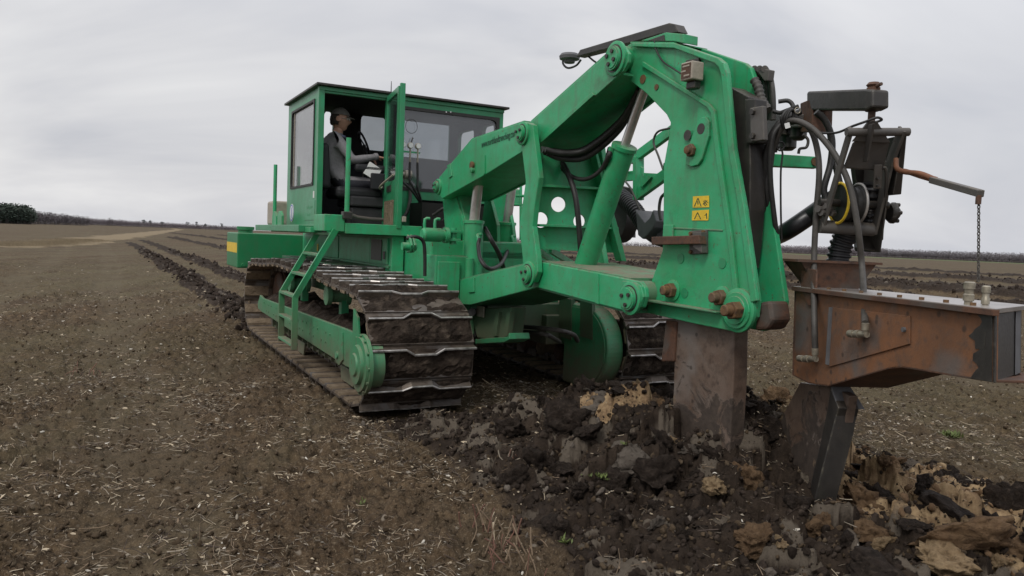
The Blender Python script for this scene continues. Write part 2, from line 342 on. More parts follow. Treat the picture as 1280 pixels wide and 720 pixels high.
def lumps(x, y, cell, k, fill=.8):
    """height of rounded lumps scattered one to a cell (unit: cell size)"""
    X, Y = x/cell, y/cell; ix, iy = np.floor(X).astype(int), np.floor(Y).astype(int); h = np.zeros_like(X)
    for dx in (-1, 0, 1):
        for dy in (-1, 0, 1):
            jx, jy = ix+dx, iy+dy; cx_, cy_ = jx+.15+.7*hsh(jx, jy, k), jy+.15+.7*hsh(jx, jy, k+1); r = .25+.5*hsh(jx, jy, k+2)
            on = hsh(jx, jy, k+3) < fill; a = hsh(jx, jy, k+4)*3.14; e = .6+.4*hsh(jx, jy, k+5); u_ = (X-cx_)*np.cos(a)+(Y-cy_)*np.sin(a); v_ = ((Y-cy_)*np.cos(a)-(X-cx_)*np.sin(a))/e
            d = 1-(u_*u_+v_*v_)/(r*r); h = np.maximum(h, np.where(on, np.sqrt(np.maximum(d, 0))*r*(.5+.5*hsh(jx, jy, k+6)), 0))
    return h*cell
def plates(x, y, cell, k, tilt=.9, crack=.16):
    """broken soil: every cell is a block with its own height and tilt, parted by cracks; returns height (unit: cell) and a random id per block"""
    X, Y = x/cell, y/cell; ix, iy = np.floor(X).astype(int), np.floor(Y).astype(int); f1 = np.full(X.shape, 9.); f2 = f1.copy(); h = np.zeros_like(X); idd = np.zeros_like(X)
    for dx in (-1, 0, 1):
        for dy in (-1, 0, 1):
            jx, jy = ix+dx, iy+dy; ex, ey = X-(jx+hsh(jx, jy, k)), Y-(jy+hsh(jx, jy, k+1)); d = np.hypot(ex, ey); n = d < f1
            hh = (hsh(jx, jy, k+2)-.35)*.42+ex*(hsh(jx, jy, k+3)-.5)*1.3*tilt+ey*(hsh(jx, jy, k+4)-.5)*1.3*tilt
            f2 = np.where(n, f1, np.minimum(f2, d)); h = np.where(n, hh, h); idd = np.where(n, hsh(jx, jy, k+5), idd); f1 = np.where(n, d, f1)
    c = 1-np.clip((f2-f1)/crack, 0, 1); return (h-.32*c*c)*cell, idd
OX, OY = ORG.x, ORG.y; cT, sT = math.cos(TH), math.sin(TH)
def tov(x, y): return (x-OX)*cT+(y-OY)*sT, -(x-OX)*sT+(y-OY)*cT
def sm(x, a, b): t = np.clip((x-a)/(b-a), 0, 1); return t*t*(3-2*t)
def gfields(x, y):
    v, u = tov(x, y); dist = np.hypot(x, y)
    wob = fbm(x*1.3, y*1.3, 3, 50)*.45; 
    # spoil thrown up by the blade: behind (towards the camera) of the tracks
    vl = -.12+wob*.55; vr = 3.85+wob*.7+.1*u
    lat = sm(v, vl, vl+.55)*(1-sm(v, vr-.8, vr)); lon = 1-sm(u, -.25+wob*.5, .25+wob*.5)
    spoil = lat*lon
    c = np.exp(-((v-2.0)/1.15)**2)
    h_sp = spoil*(.04+.16*c*(1-sm(u, -.8, .5))*sm(-u, .2, 1.1)*(1-.25*sm(-u, 3.5, 8)) + .21*np.exp(-((v-1.30)/.75)**2-((u+1.45)/1.05)**2) + .24*np.exp(-((v-2.15)/.42)**2-((u+2.25)/.50)**2) + .10*np.exp(-((v-1.3)/.3)**2-((u+2.3)/.5)**2))
    slot = np.exp(-((v-1.80)/.30)**2-((u+3.2)/.32)**2); h_sp = h_sp-slot*.16*spoil
    # old passes parallel to this one (left: between the camera and the horizon)
    mask = np.maximum(spoil, 0)
    fh = np.zeros_like(x); fm = np.zeros_like(x)
    for (c0, wd, hh, u0_, u1_, k) in ((.32, .40, .06, 6.3, 75, 1), (1.9, .40, .08, 10.0, 90, 2), (6.5, .6, .2, 12, 120, 3), (13.5, .8, .22, 40, 300, 4), (23, 1.2, .2, -10, 200, 5), (31, 1.6, .34, -30, 220, 6), (37.5, 1.2, .22, -40, 220, 7), (52, 1.6, .34, -60, 260, 8), (75, 2, .3, -90, 260, 9)):
        cc = c0+fbm(u*.25, u*0+k, 2, 70+k)*.25+ (0 if c0 > 20 else .0); d = np.abs(v-cc)/wd
        ln = sm(u, u0_, u0_+1.5)*(1-sm(u, u1_-10, u1_)); m = ln*(1-sm(d, .55+.3*fbm(x*2, y*2, 2, 80+k), 1.15)); 
        fm = np.maximum(fm, m); fh = np.maximum(fh, m*hh)
    # wheel/track marks on the left (shallow)
    tan_y = None
    # grass strip: polyline in world x,y
    P = [(-52, 22), (-32.1, 48), (-35, 58), (-41.5, 75), (-67, 137), (-220, 506), (-400, 900)]; dmin = np.full_like(x, 1e9); side = np.zeros_like(x)
    for (ax, ay), (bx, by) in zip(P[:-1], P[1:]):
        dx, dy = bx-ax, by-ay; t = np.clip(((x-ax)*dx+(y-ay)*dy)/(dx*dx+dy*dy), 0, 1); d = np.hypot(x-ax-t*dx, y-ay-t*dy); dmin = np.minimum(dmin, d)
    grass = 1-sm(dmin+fbm(x*.4, y*.4, 3, 90)*1.6, 1.8, 3.2)
    lum = lumps(x+wob*.2, y, .11, 5, .75)*.75+lumps(x+3, y+wob*.1, .05, 15, .8)*.95+lumps(x, y+7, .24, 25, .35)*.35+lumps(x, y, .026, 45, .8)*1.3
    crust = fbm(x*3, y*3, 4, 30)*.022+fbm(x*.6, y*.6, 3, 35)*.03
    fine = fbm(x*22, y*22, 3, 37)*.007
    lane = np.zeros_like(x)
    for c0, wd in ((-1.75, .38), (-3.9, .38), (-6.8, .4), (-9.0, .4), (7.9, .4), (10.3, .4)): lane = np.maximum(lane, 1-sm(np.abs(v-c0-fbm(u*.2, u*0+c0, 2, 401)*.25), wd*.7, wd*1.15))
    lane = lane*(.55+.45*sm(fbm(x*.8, y*.8, 3, 420), -.2, .2))
    near = 1-sm(dist, 25, 60)
    wx, wy = x+fbm(x*5, y*5, 3, 301)*.10, y+fbm(x*5+9, y*5, 3, 311)*.10
    p1_, id1 = plates(wx, wy, .30, 101); p2_, id2 = plates(wx*1.03+.7, wy*.97, .115, 121, .8); p3_, id3 = plates(wx+.3, wy+.2, .048, 141, .7)
    mound = p1_*.95+p2_*.85+p3_*.7+np.abs(fbm(x*14, y*14, 3, 130, .65))*.028
    idm = np.where(id1 > .5, id1, id2)
    furr = lumps(x, y, .30, 141, .9)*.45+lumps(x, y, .6, 151, .8)*.4+fbm(x*5, y*5, 3, 160)*.05
    mk = np.maximum(spoil, fm)
    h = crust-.018*lane+(lum*near*(1-.55*lane)+fine*near)*(1-spoil*.9)*(.75+.5*vnoise(x*.5, y*.5, 99)) + h_sp + mound*spoil*(.50+.50*sm(h_sp, .03, .20)) + fh*(.35+.9*vnoise(x*1.2, y*1.2, 77)) + furr*fm*(1-spoil)*np.minimum(1, .5+dist/60)
    # soil pressed down under the tracks
    for a, b in ((.0, .96), (2.66, 3.62)):
        tr = sm(v, a-.06, a+.04)*(1-sm(v, b-.04, b+.06))*sm(u, -.05, .3)*(1-sm(u, 6.2, 6.5)); h = h*(1-tr)+(-.03)*tr
    inb = sm(v, .9, 1.05)*(1-sm(v, 2.6, 2.7))*sm(u, .1, .5)*(1-sm(u, 6, 7)); h = h*(1-.45*inb)
    reg = sm(v, 1.75-.45*sm(-u, 2.8, 3.4), 2.4-.5*sm(-u, 2.8, 3.4))*sm(-u, 1.6, 2.6)*(1-sm(v, 3.3, 3.9)); pn = fbm(x*1.5+3, y*1.5, 3, 210)
    cl = spoil*np.maximum(reg*(id1 > .38)*1.0, reg*(id2 > .60)*.9); cl = np.maximum(cl, spoil*reg*sm(pn, .0, .2)*.8); cl = np.where(np.exp(-((v-1.45)/.35)**2-((u+1.5)/.3)**2)*spoil > .5, .8, cl)
    crs = np.maximum((id1 < .20)*1.0, (id2 < .16)*.8)*spoil
    grass = grass-crs*3.0                                                # negative values of this attribute mark crusted grey block tops
    gfields.lane = lane
    return h, mk, cl, grass
def make_ground():
    az = list(np.radians(np.arange(-44, 44, .15))); az += list(np.radians(np.arange(44, 316, 3.0))); A = np.array(az); nA = len(A)
    r = [.5]
    while r[-1] < 4000: r.append(r[-1]*(1.05 if r[-1] < 1.7 else 1.0050 if r[-1] < 14 else 1.008 if r[-1] < 45 else 1.018 if r[-1] < 200 else 1.09))
    Rr = np.array(r); nR = len(Rr); print('ground', nA, nR, nA*nR)
    X = (Rr[:, None]*np.sin(A)[None]).ravel(); Y = (Rr[:, None]*np.cos(A)[None]).ravel()
    h, mk, cl, gr = gfields(X, Y); ln_ = gfields.lane*(1-mk); dist = np.hypot(X, Y); h = h*(1-sm(dist, 150, 320))
    co = np.stack([X, Y, h], 1); co = np.vstack([co, [[0, 0, 0]]])
    me = bpy.data.meshes.new('ground'); i = np.arange(nR-1)[:, None]*nA; j = np.arange(nA)[None]; j2 = (j+1) % nA
    f = np.stack([i+j, i+nA+j, i+nA+j2, i+j2], -1).reshape(-1, 4)[:, ::-1]
    tri = np.stack([np.full(nA, nR*nA), (np.arange(nA)), (np.arange(nA)+1) % nA], 1)[:, ::-1]
    nf = len(f)+len(tri); me.vertices.add(len(co)); me.vertices.foreach_set('co', co.ravel())
    me.loops.add(len(f)*4+len(tri)*3); me.loops.foreach_set('vertex_index', np.concatenate([f.ravel(), tri.ravel()]).astype(np.int32))
    me.polygons.add(nf); st = np.concatenate([np.arange(len(f))*4, len(f)*4+np.arange(len(tri))*3]); me.polygons.foreach_set('loop_start', st.astype(np.int32))
    me.update(calc_edges=True); me.validate()
    me.polygons.foreach_set('use_smooth', np.ones(nf, bool))
    for nm, a in (('spoil', mk), ('clay', cl), ('grass', gr), ('lane', ln_)):
        at = me.attributes.new(nm, 'FLOAT', 'POINT'); at.data.foreach_set('value', np.append(a, 0).astype(np.float32))
    m, t = newmat('field_soil'); g = NT(t); co_ = g.coord(); A_ = lambda n: g.n('ShaderNodeAttribute', attribute_name=n).outputs['Fac']
    n1 = g.noise(co_, 1.1, 5, .6); n2 = g.noise(co_, 9, 6, .7); n3 = g.noise(co_, 55, 5, .75); n4 = g.noise(co_, .12, 3, .5)
    field = g.mix(g.ramp(n1, .35, .65), (.078, .050, .028, 1), (.138, .095, .055, 1)); field = g.mix(g.ramp(n2, .42, .70), field, (.022, .015, .010, 1))
    field = g.mix(g.ramp(n3, .54, .72, 0, .8), field, (.29, .23, .155, 1)); field = g.mix(g.ramp(n4, .42, .58, 0, .45), field, (.100, .090, .050, 1)); n5 = g.noise(co_, .45, 4, .6); field = g.mix(g.ramp(n5, .40, .62, 0, .55), field, (.082, .058, .038, 1))
    n6 = g.noise(co_, 26, 5, .75); field = g.mix(g.ramp(n6, .50, .36, 0, .75), field, (.020, .014, .0095, 1)); field = g.mix(g.ramp(g.noise(co_, 90, 3, .6), .60, .72, 0, .7), field, (.27, .21, .145, 1))
    # beyond the reach of the modelled straw: pale specks of residue
    vo = g.n('ShaderNodeTexVoronoi', {'Vector': co_, 'Scale': 7.0}); field = g.mix(g.ramp(vo.outputs[0], .10, .16, .55, 0), field, (.33, .28, .22, 1))
    field = g.mix(g.math('MULTIPLY', A_('lane'), .45), field, (.105, .083, .053, 1))
    mps = g.n('ShaderNodeMapping', {0: co_}); mps.inputs['Rotation'].default_value = (0, 0, TH); mps.inputs['Scale'].default_value = (1.35, .015, 1)
    rows = g.noise(mps.outputs[0], 1.0, 2, .5); field = g.mix(g.ramp(rows, .45, .60, 0, .30), field, (.135, .115, .07, 1))
    sp = g.mix(g.ramp(n2, .35, .65), (.018, .0128, .0095, 1), (.046, .033, .024, 1)); sp = g.mix(g.ramp(n1, .55, .72, 0, .5), sp, (.078, .058, .043, 1)); sp = g.mix(g.ramp(n3, .62, .8, 0, .45), sp, (.15, .12, .09, 1))
    sp = g.mix(g.ramp(A_('grass'), -.9, -2.2, 0, .85), sp, (.125, .103, .08, 1))
    cy = g.mix(g.ramp(n2, .35, .65), (.17, .105, .06, 1), (.42, .30, .17, 1)); gs = g.mix(g.ramp(n2, .35, .65), (.235, .185, .118, 1), (.17, .132, .082, 1))
    e = g.math('ADD', A_('spoil'), g.math('MULTIPLY', g.math('SUBTRACT', n2, .5), .7)); col = g.mix(g.ramp(e, .30, .55), field, sp)
    e2 = g.math('ADD', A_('clay'), g.math('MULTIPLY', g.math('SUBTRACT', n2, .5), .9)); col = g.mix(g.ramp(e2, .45, .75), col, cy)
    col = g.mix(g.ramp(g.math('ADD', A_('grass'), g.math('MULTIPLY', g.math('SUBTRACT', n2, .5), .6)), .3, .7), col, gs)
    g.out(g.bsdf(Base_Color=col, Roughness=g.math('ADD', .78, g.math('MULTIPLY', n2, .2)), Specular_IOR_Level=.12, Normal=g.bump(g.math('ADD', n2, g.math('MULTIPLY', n3, .45)), .9, .035)))
    me.materials.append(m); o = bpy.data.objects.new('ground', me); COL.objects.link(o); tag(o, kind='structure'); return o
make_ground()
def gh(x, y): 
    x = np.atleast_1d(np.asarray(x, float)); y = np.atleast_1d(np.asarray(y, float)); return gfields(x, y)
# ================================================================== THE DRAINAGE PLOUGH (one machine, everything below is a part of it)
ROOT = bpy.data.objects.new('drainage_plough', None); COL.objects.link(ROOT); ROOT.location = ORG; ROOT.rotation_euler = (0, 0, TH)
tag(ROOT, 'large green tracked drainage plough with cab, linkage and rusty pipe boot standing in the field', 'crawler plough')
X1 = Vector((1, 0, 0))
def E_(name, parent=ROOT): o = bpy.data.objects.new(name, None); COL.objects.link(o); o.parent = parent; return o
# ---------------------------------------------------------------- tracks
RC, RR = (.50, .56), .50; FC, FR = (5.93, .60), .50; SW = .96
def track_path():
    P = []
    for i in range(60): t = i/60; P.append((RC[0]+(FC[0]-RC[0])*t, RC[1]-RR+(FC[1]-FR-RC[1]+RR)*t - .0))
    for i in range(40): a = -math.pi/2+math.pi*i/40; P.append((FC[0]+FR*math.cos(a), FC[1]+FR*math.sin(a)))
    zf, zr = FC[1]+FR, RC[1]+RR
    for i in range(60):
        t = i/60; u_ = FC[0]+(RC[0]-FC[0])*t; P.append((u_, zf+(zr-zf)*t + .10*math.sin(math.pi*t)**.8 - .022*math.sin(3*math.pi*t)**2))
    for i in range(40): a = math.pi/2+math.pi*i/40; P.append((RC[0]+RR*math.cos(a), RC[1]+RR*math.sin(a)))
    return P
TP = track_path(); seg = [math.dist(TP[i], TP[(i+1) % len(TP)]) for i in range(len(TP))]; TL = sum(seg); NS = round(TL/.305); PIT = TL/NS
def at_path(s):
    s %= TL; i = 0
    while s > seg[i]: s -= seg[i]; i += 1
    a, b = TP[i], TP[(i+1) % len(TP)]; t = s/seg[i]; return a[0]+(b[0]-a[0])*t, a[1]+(b[1]-a[1])*t
def shoe_mesh(var, seed):
    rg = random.Random(seed); mb = MB(); W_, L_ = SW, PIT
    mb.box((0, .012, -.008), (W_, L_-.012, .014), 0)
    mb.prism([(0, L_-.03, .0), (0, L_-.006, .0), (0, L_+.012, -.025), (0, L_+.004, -.032)], (W_, 0, 0), 0)       # curled rear lip
    o = .022*var; xs = [0, .32, .40, .60, .68, 1.0]; ys = [o, o, -o, -o, o, o]
    H_ = .075
    for i in range(5):                                                # stepped grouser bar with a polished tip
        a, b = xs[i]*W_, xs[i+1]*W_; ya, yb = .052+ys[i], .052+ys[i+1]; j = rg.uniform(-.003, .003)
        for z0, z1, t0, t1, mi in ((.0, H_-.010, .016, .011, 0), (H_-.010, H_+j, .011, .006, 2)):
            vs = [(a, ya-t0, z0), (a, ya+t0, z0), (b, yb+t0, z0), (b, yb-t0, z0), (a, ya-t1, z1), (a, ya+t1, z1), (b, yb+t1, z1), (b, yb-t1, z1)]
            mb.add(vs, [(0, 1, 2, 3), (4, 7, 6, 5), (0, 4, 5, 1), (1, 5, 6, 2), (2, 6, 7, 3), (3, 7, 4, 0)], mi)
    nx, ny = 26, 9; vs = []; base = rg.random()*50                    # mud packed between the grousers
    for j in range(ny+1):
        for i in range(nx+1):
            x = W_*i/nx; y = .03+(L_-.045)*j/ny; e_ = min(1, j/2.0, (ny-j)/2.5)*min(1, i/1.3, (nx-i)/1.3)
            h = mnoise.fractal(Vector((x*6+base, y*8, base)), 1.0, 2.0, 4); g = mnoise.noise(Vector((x*2.4+base*2, y*5, 3)))
            z = .012+max(-.012, (.016+.030*h+.06*g))*e_ + (.016*rg.random() if e_ > 0 else 0)
            vs.append((x, y+.008*rg.uniform(-1, 1)*e_, min(z, H_+.002)))
    mb.add(vs, [(j*(nx+1)+i, j*(nx+1)+i+1, (j+1)*(nx+1)+i+1, (j+1)*(nx+1)+i) for j in range(ny) for i in range(nx)], 1)
    mb.prism([(0, .07, -.008), (0, .235, -.008), (0, .22, -.036), (0, .085, -.036)], (W_, 0, 0), 3)
    for k in range(4): x = W_*(.30+.13*k); mb.cyl((x, L_*.55, -.03), (x, L_*.55, -.008), .022, 6, mi=0)
    for s in (-1, 1):                                                  # chain links and bushing on the inner face
        x = W_/2+s*.10; mb.box((x-.025, -.03, -.115), (x+.025, L_*.62, -.008), 0); mb.box((x-.055*s-.02, L_*.4, -.10), (x-.055*s+.02, L_+.04, -.02), 0)
    mb.cyl((W_/2-.12, 0, -.075), (W_/2+.12, 0, -.075), .035, 12, mi=3)
    for k in range(7):
        x = rg.uniform(.05, W_-.05); y = rg.uniform(.03, L_-.03); r = rg.uniform(.01, .028)
        mb.add([(x-r, y, -.01), (x+r, y, -.01), (x, y+r, -.01), (x, y-r, -.01), (x, y, -.01-r)], [(0, 2, 4), (2, 1, 4), (1, 3, 4), (3, 0, 4)], 3)
    return mb.mesh('track_shoe', [SHOE, MUD, TIP, MUDT])
SHM = [[shoe_mesh(v, 10*k+v) for k in range(3)] for v in (1, -1)]
def track(v0, outer):
    """outer = -1 for the near (left) track, +1 for the far one; outer side is the machine's outside"""
    T = E_('track')
    s0 = .02 if outer < 0 else .14
    for i in range(NS):
        s = s0+i*PIT; p = at_path(s); q = at_path(s+PIT); t = Vector((0, q[0]-p[0], q[1]-p[1])).normalized(); n = t.cross(X1)
        me = SHM[i % 2][(i*7) % 3]; o = bpy.data.objects.new('track_shoe', me); COL.objects.link(o); o.parent = T
        x = -X1; o.matrix_local = Matrix.Translation((v0+SW, p[0], p[1])) @ Matrix((x, t, n)).transposed().to_4x4()
    vo = v0 if outer < 0 else v0+SW; d = 1 if outer < 0 else -1      # d points inboard from the outer side
    c = v0+SW/2
    # sprocket and idler
    mb = MB(); pts = []
    for i in range(26*4):
        a = 2*math.pi*i/(26*4); r = .385 if i % 4 in (0, 1) else .325; pts.append((c-.04, RC[0]+r*math.cos(a), RC[1]+r*math.sin(a)))
    mb.prism(pts, (.08, 0, 0)); mb.build('sprocket', RUSTD, ROOT)
    MB().lathe((c-.07, FC[0], FC[1]), X1, [(0, .36), (.02, .38), (.05, .38), (.05, .405), (.09, .405), (.09, .38), (.12, .38), (.14, .36)], 36).build('idler_wheel', RUSTD, ROOT, smooth=True)
    # roller frame (green beam)
    side = [(5.42, .66), (5.60, .52), (5.55, .45), (5.35, .43), (.9, .35), (.62, .36), (.62, .70), (1.0, .70), (5.2, .63)]
    k = [(vo+d*.06, a, b) for a, b in side]
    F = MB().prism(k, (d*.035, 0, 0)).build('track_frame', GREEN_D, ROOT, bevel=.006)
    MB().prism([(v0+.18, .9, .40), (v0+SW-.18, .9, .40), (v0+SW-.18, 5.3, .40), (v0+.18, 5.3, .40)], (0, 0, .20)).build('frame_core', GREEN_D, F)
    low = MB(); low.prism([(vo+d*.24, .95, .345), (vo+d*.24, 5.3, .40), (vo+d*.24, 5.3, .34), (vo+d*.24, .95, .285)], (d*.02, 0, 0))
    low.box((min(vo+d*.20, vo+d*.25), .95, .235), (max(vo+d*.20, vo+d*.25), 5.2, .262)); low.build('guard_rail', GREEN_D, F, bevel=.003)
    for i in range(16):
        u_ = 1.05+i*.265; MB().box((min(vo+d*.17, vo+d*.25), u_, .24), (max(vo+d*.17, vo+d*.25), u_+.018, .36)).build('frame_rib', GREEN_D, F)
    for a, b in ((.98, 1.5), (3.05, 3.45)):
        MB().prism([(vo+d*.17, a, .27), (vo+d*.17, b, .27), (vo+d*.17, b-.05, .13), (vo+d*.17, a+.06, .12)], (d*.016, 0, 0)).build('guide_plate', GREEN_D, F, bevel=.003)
    # bolted lug plate near the rear end
    lug = MB(); L = [(vo+d*.045, u_, z_) for u_, z_ in [(1.02, .66), (.98, .40), (1.10, .33), (1.22, .35), (1.33, .42)] ]
    lug.prism(L, (d*.016, 0, 0)); lg = lug.build('lug_plate', GREEN_D, F, bevel=.004)
    MB().cyl((vo+d*.03, 1.16, .42), (vo+d*.05, 1.16, .42), .035, 18).build('pin', GREEN_TOP, lg)
    bl = MB()
    for i in range(22):
        u_ = 1.5+i*.17; 
        for dz in (.0, .10):
            if (i+int(dz*10)) % 3: bl.cyl((vo+d*.052, u_, .48+dz+.008*u_*0), (vo+d*.062, u_, .48+dz), .011, 6)
    bl.build('bolt_row', GREEN_D, F)
    for i in range(11): 
        u_ = .98+i*.435; MB().lathe((c-.17, u_, .245), X1, [(0, .075), (.02, .10), (.09, .10), (.09, .085), (.25, .085), (.25, .10), (.32, .10), (.34, .075)], 18).build('track_roller', MUDT if i % 2 else RUSTD, ROOT, smooth=True)
    for u_ in (2.05, 3.9):
        r = MB(); r.lathe((vo+d*.14, u_, .93), X1*d, [(0, .06), (.01, .105), (.06, .105), (.06, .075), (.22, .075), (.22, .105), (.27, .105)], 22).build('carrier_roller', GREEN_TOP, ROOT, smooth=True)
        MB().bar((vo+d*.35, u_, .60), (vo+d*.35, u_, .93), .10, .08).build('roller_bracket', GREEN_D, ROOT)
    # soil lying on top of the track frame
    g = MB(); nx, ny = 70, 10; vs = []
    for j in range(ny+1):
        for i in range(nx+1):
            u_ = .95+4.25*i/nx; x = vo+d*(.07+.72*j/ny); e2 = min(1, j/2.5, (ny-j)/3)
            h = mnoise.fractal(Vector((x*7, u_*5, outer*3)), 1.0, 2.0, 4); g0 = mnoise.noise(Vector((u_*1.5, outer*5, 0)))
            vs.append((x, u_, .61+(.10+.13*g0+.06*h)*e2+.02*random.random()*e2))
    g.add(vs, [(j*(nx+1)+i, j*(nx+1)+i+1, (j+1)*(nx+1)+i+1, (j+1)*(nx+1)+i) for j in range(ny) for i in range(nx)]); tag(g.build('packed_soil', MUD, ROOT), kind='stuff')
    # final drive housing: big inner drum, smaller outer disc
    vi = v0+SW if outer < 0 else v0; di = 1 if outer < 0 else -1
    # D-shaped cover: flat towards the front, round at the back
    q = [(RC[0]-.10+.0, 0)]; D = []
    for x in range(90, 271, 6): a = R_(x); D.append((vi+di*.19, RC[0]+.04+.46*math.cos(a), .52+.43*math.sin(a)))
    D += [(vi+di*.19, RC[0]+.40, .09), (vi+di*.19, RC[0]+.40, .95)]
    if outer < 0: D = [(vi+.03, p[1]*.86+.09, p[2]*.86+.08) for p in D]
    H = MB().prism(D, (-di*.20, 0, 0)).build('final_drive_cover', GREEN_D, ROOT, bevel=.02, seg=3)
    D2 = [(D[0][0]+di*.01, (p[1]-RC[0]-.1)*.93+RC[0]+.1, (p[2]-.55)*.93+.55) for p in D]
    MB().prism(D2, (-di*.012, 0, 0)).build('cover_plate', GREEN_D, H, bevel=.004)
    if outer < 0:
        fc = px(458, 459, v=-.06)
        hub = MB().lathe((-.01, .12, .50), -X1, [(-.12, .20), (-.02, .205), (0, .26), (.03, .26), (.03, .235), (.055, .23), (.055, .17), (.085, .165), (.085, .10), (.10, .09)], 40).build('hub_disc', GREEN_D, ROOT, smooth=True)
        for i in range(12): a = i*math.pi/6; MB().cyl((-.03, .12+.245*math.cos(a), .50+.245*math.sin(a)), (-.055, .12+.245*math.cos(a), .50+.245*math.sin(a)), .012, 6).build('hub_bolt', GREEN_D, hub)
        MB().prism([(.03, .40, .56), (.03, .62, .62), (.03, .62, .93), (.03, .48, .86)], (.02, 0, 0)).build('gusset', GREEN_D, ROOT, bevel=.003)
    return T
track(0.0, -1); track(2.66, 1)
# ---------------------------------------------------------------- hull between and above the tracks
hull = MB().box((1.02, 1.25, .72), (2.60, 7.0, 1.58)).build('hull', GREEN, ROOT, bevel=.02)
ep = MB().prism([(.86, 2.0, 1.17), (.86, 6.3, 1.17), (.86, 6.3, 1.60), (.86, 2.0, 1.60)], (.14, 0, 0)).build('engine_side_panel', GREEN, ROOT, bevel=.006)
for (a, b, c, d) in ((2.75, 4.1, 1.27, 1.57), (4.15, 6.2, 1.27, 1.57)):
    MB().box((.845, a, c), (.858, b, d)).build('access_door', GREEN, ep, bevel=.004)
MB().box((.835, 2.05, 1.235), (.857, 6.25, 1.262)).build('rail', GREEN_D, ep, bevel=.003)
gr = MB().box((.838, 2.10, 1.275), (.857, 2.72, 1.57)).build('vent_frame', GREEN, ep, bevel=.004)
MB().box((.830, 2.28, 1.31), (.8365, 2.66, 1.55)).build('vent_grille', BLACK, gr)
MB().box((.829, 2.15, 1.33), (.8365, 2.22, 1.42)).build('latch', BLACK, gr)
for p in (px(397, 309, v=.84),): MB().box((.838, p.y-.035, p.z-.06), (.843, p.y+.035, p.z+.05)).build('yellow_sticker', YELLOW, ep)
MB().box((.4, 2.6, 1.18), (.9, 5.6, 1.24)).build('fender', GREEN_D, ROOT, bevel=.006)
# front fuel tank
tl = px(297, 290, u=6.75); tr = px(373, 333, u=6.75); tb = px(297, 335, u=6.75).z
tank = MB().box((tl.x, 6.75, tb), (1.5, 7.9, tl.z-.01)).build('fuel_tank', GREEN_T, ROOT, bevel=.015)
yb = tb+(tl.z-tb)*.42; MB().box((tl.x-.004, 6.78, yb), (tl.x-.001, 7.88, yb+.16)).build('yellow_stripe', YELLOW, tank)
q = px(307, 285, u=7.2); MB().lathe((q.x, 7.2, tl.z-.01), Z, [(0, .12), (.05, .12), (.05, .14), (.10, .14), (.105, .12)], 20).build('filler_cap', GREEN_T, tank, smooth=True)
q = px(304, 331, u=6.74); MB().cyl((q.x, 6.75, q.z), (q.x, 6.70, q.z), .03, 12).build('drain_plug', GREEN_T, tank)
MB().box((1.0, 6.5, .75), (2.6, 7.4, 1.5)).build('nose_block', GREEN_D, ROOT, bevel=.02)
# ---------------------------------------------------------------- cab
CU0, CU1, CV0, CV1, CZ0, CZ1 = 2.73, 4.38, .20, 2.56, 1.66, 3.27
cab = E_('cab'); tk = .05
def C(v, u, z): return Vector((v, u, z))
def wall_side(v, dirv, uz_out, uz_in, name, mat=GREEN_C, rad=.06):
    ring([C(v, a, b) for a, b in uz_out], [C(v, a, b) for a, b in uz_in], rad, (dirv*tk, 0, 0)).build(name, mat, cab, bevel=0)
# left side wall with its window
wl = [px(x, y, v=CV0) for x, y in ((366, 134), (394, 117), (393, 229), (364, 236))]
U_f, U_n = wl[0].y, wl[1].y; Zt, Zb = 3.14, (wl[2].z+wl[3].z)/2
wall_side(CV0, 1, [(CU1, CZ1), (CU0, CZ1), (CU0, CZ0), (CU1, CZ0)], [(U_f, Zt), (U_n, Zt), (U_n, Zb), (U_f, Zb)], 'side_wall')
gi = [(U_f, Zt), (U_n, Zt), (U_n, Zb), (U_f, Zb)]
gk = ring([C(CV0-.012, a, b) for a, b in ((U_f+.014, Zt+.014), (U_n-.014, Zt+.014), (U_n-.014, Zb-.014), (U_f+.014, Zb-.014))], [C(CV0-.012, a, b) for a, b in ((U_f-.012, Zt-.012), (U_n+.012, Zt-.012), (U_n+.012, Zb+.012), (U_f-.012, Zb+.012))], .07, (.03, 0, 0)).build('window_gasket', RUBBER, cab)
MB().box((CV0+.012, U_n, Zb), (CV0+.018, U_f, Zt)).build('window_pane', GLASS_L, cab)
MB().box((CV0+.004, U_f-.10, Zb+.02), (CV0+.011, U_f-.085, Zt-.02)).build('window_divider', CREAM, cab)
# rear wall (faces the plough): header, posts, big window panel, lower panel
dr = px(482, 200, u=CU0).x
MB().box((CV0+tk+.002, CU0, 3.20), (dr, CU0+tk, CZ1)).build('door_header', GREEN_C, cab, bevel=.004)
for a, b in ((CV0-.012, CV0+.055), (dr-.01, dr+.05)): MB().box((a, CU0-.012, CZ0), (b, CU0+.045, CZ1-.003)).build('post', GREEN_C, cab, bevel=.005)
wi = [px(506, 127, u=CU0), px(623, 141, u=CU0), px(545, 238, u=CU0)]
WV0, WV1, WZ1, WZ0 = dr+.10, wi[1].x, 3.14, px(520, 237, u=CU0).z
ring([C(dr+.05, CU0, CZ1-.002), C(CV1-.002, CU0, CZ1-.002), C(CV1-.002, CU0, WZ0-.12), C(dr+.05, CU0, WZ0-.12)], [C(WV0, CU0, WZ1), C(WV1, CU0, WZ1), C(WV1, CU0, WZ0), C(WV0, CU0, WZ0)], .08, (0, tk, 0)).build('rear_window_panel', GREEN_C, cab)
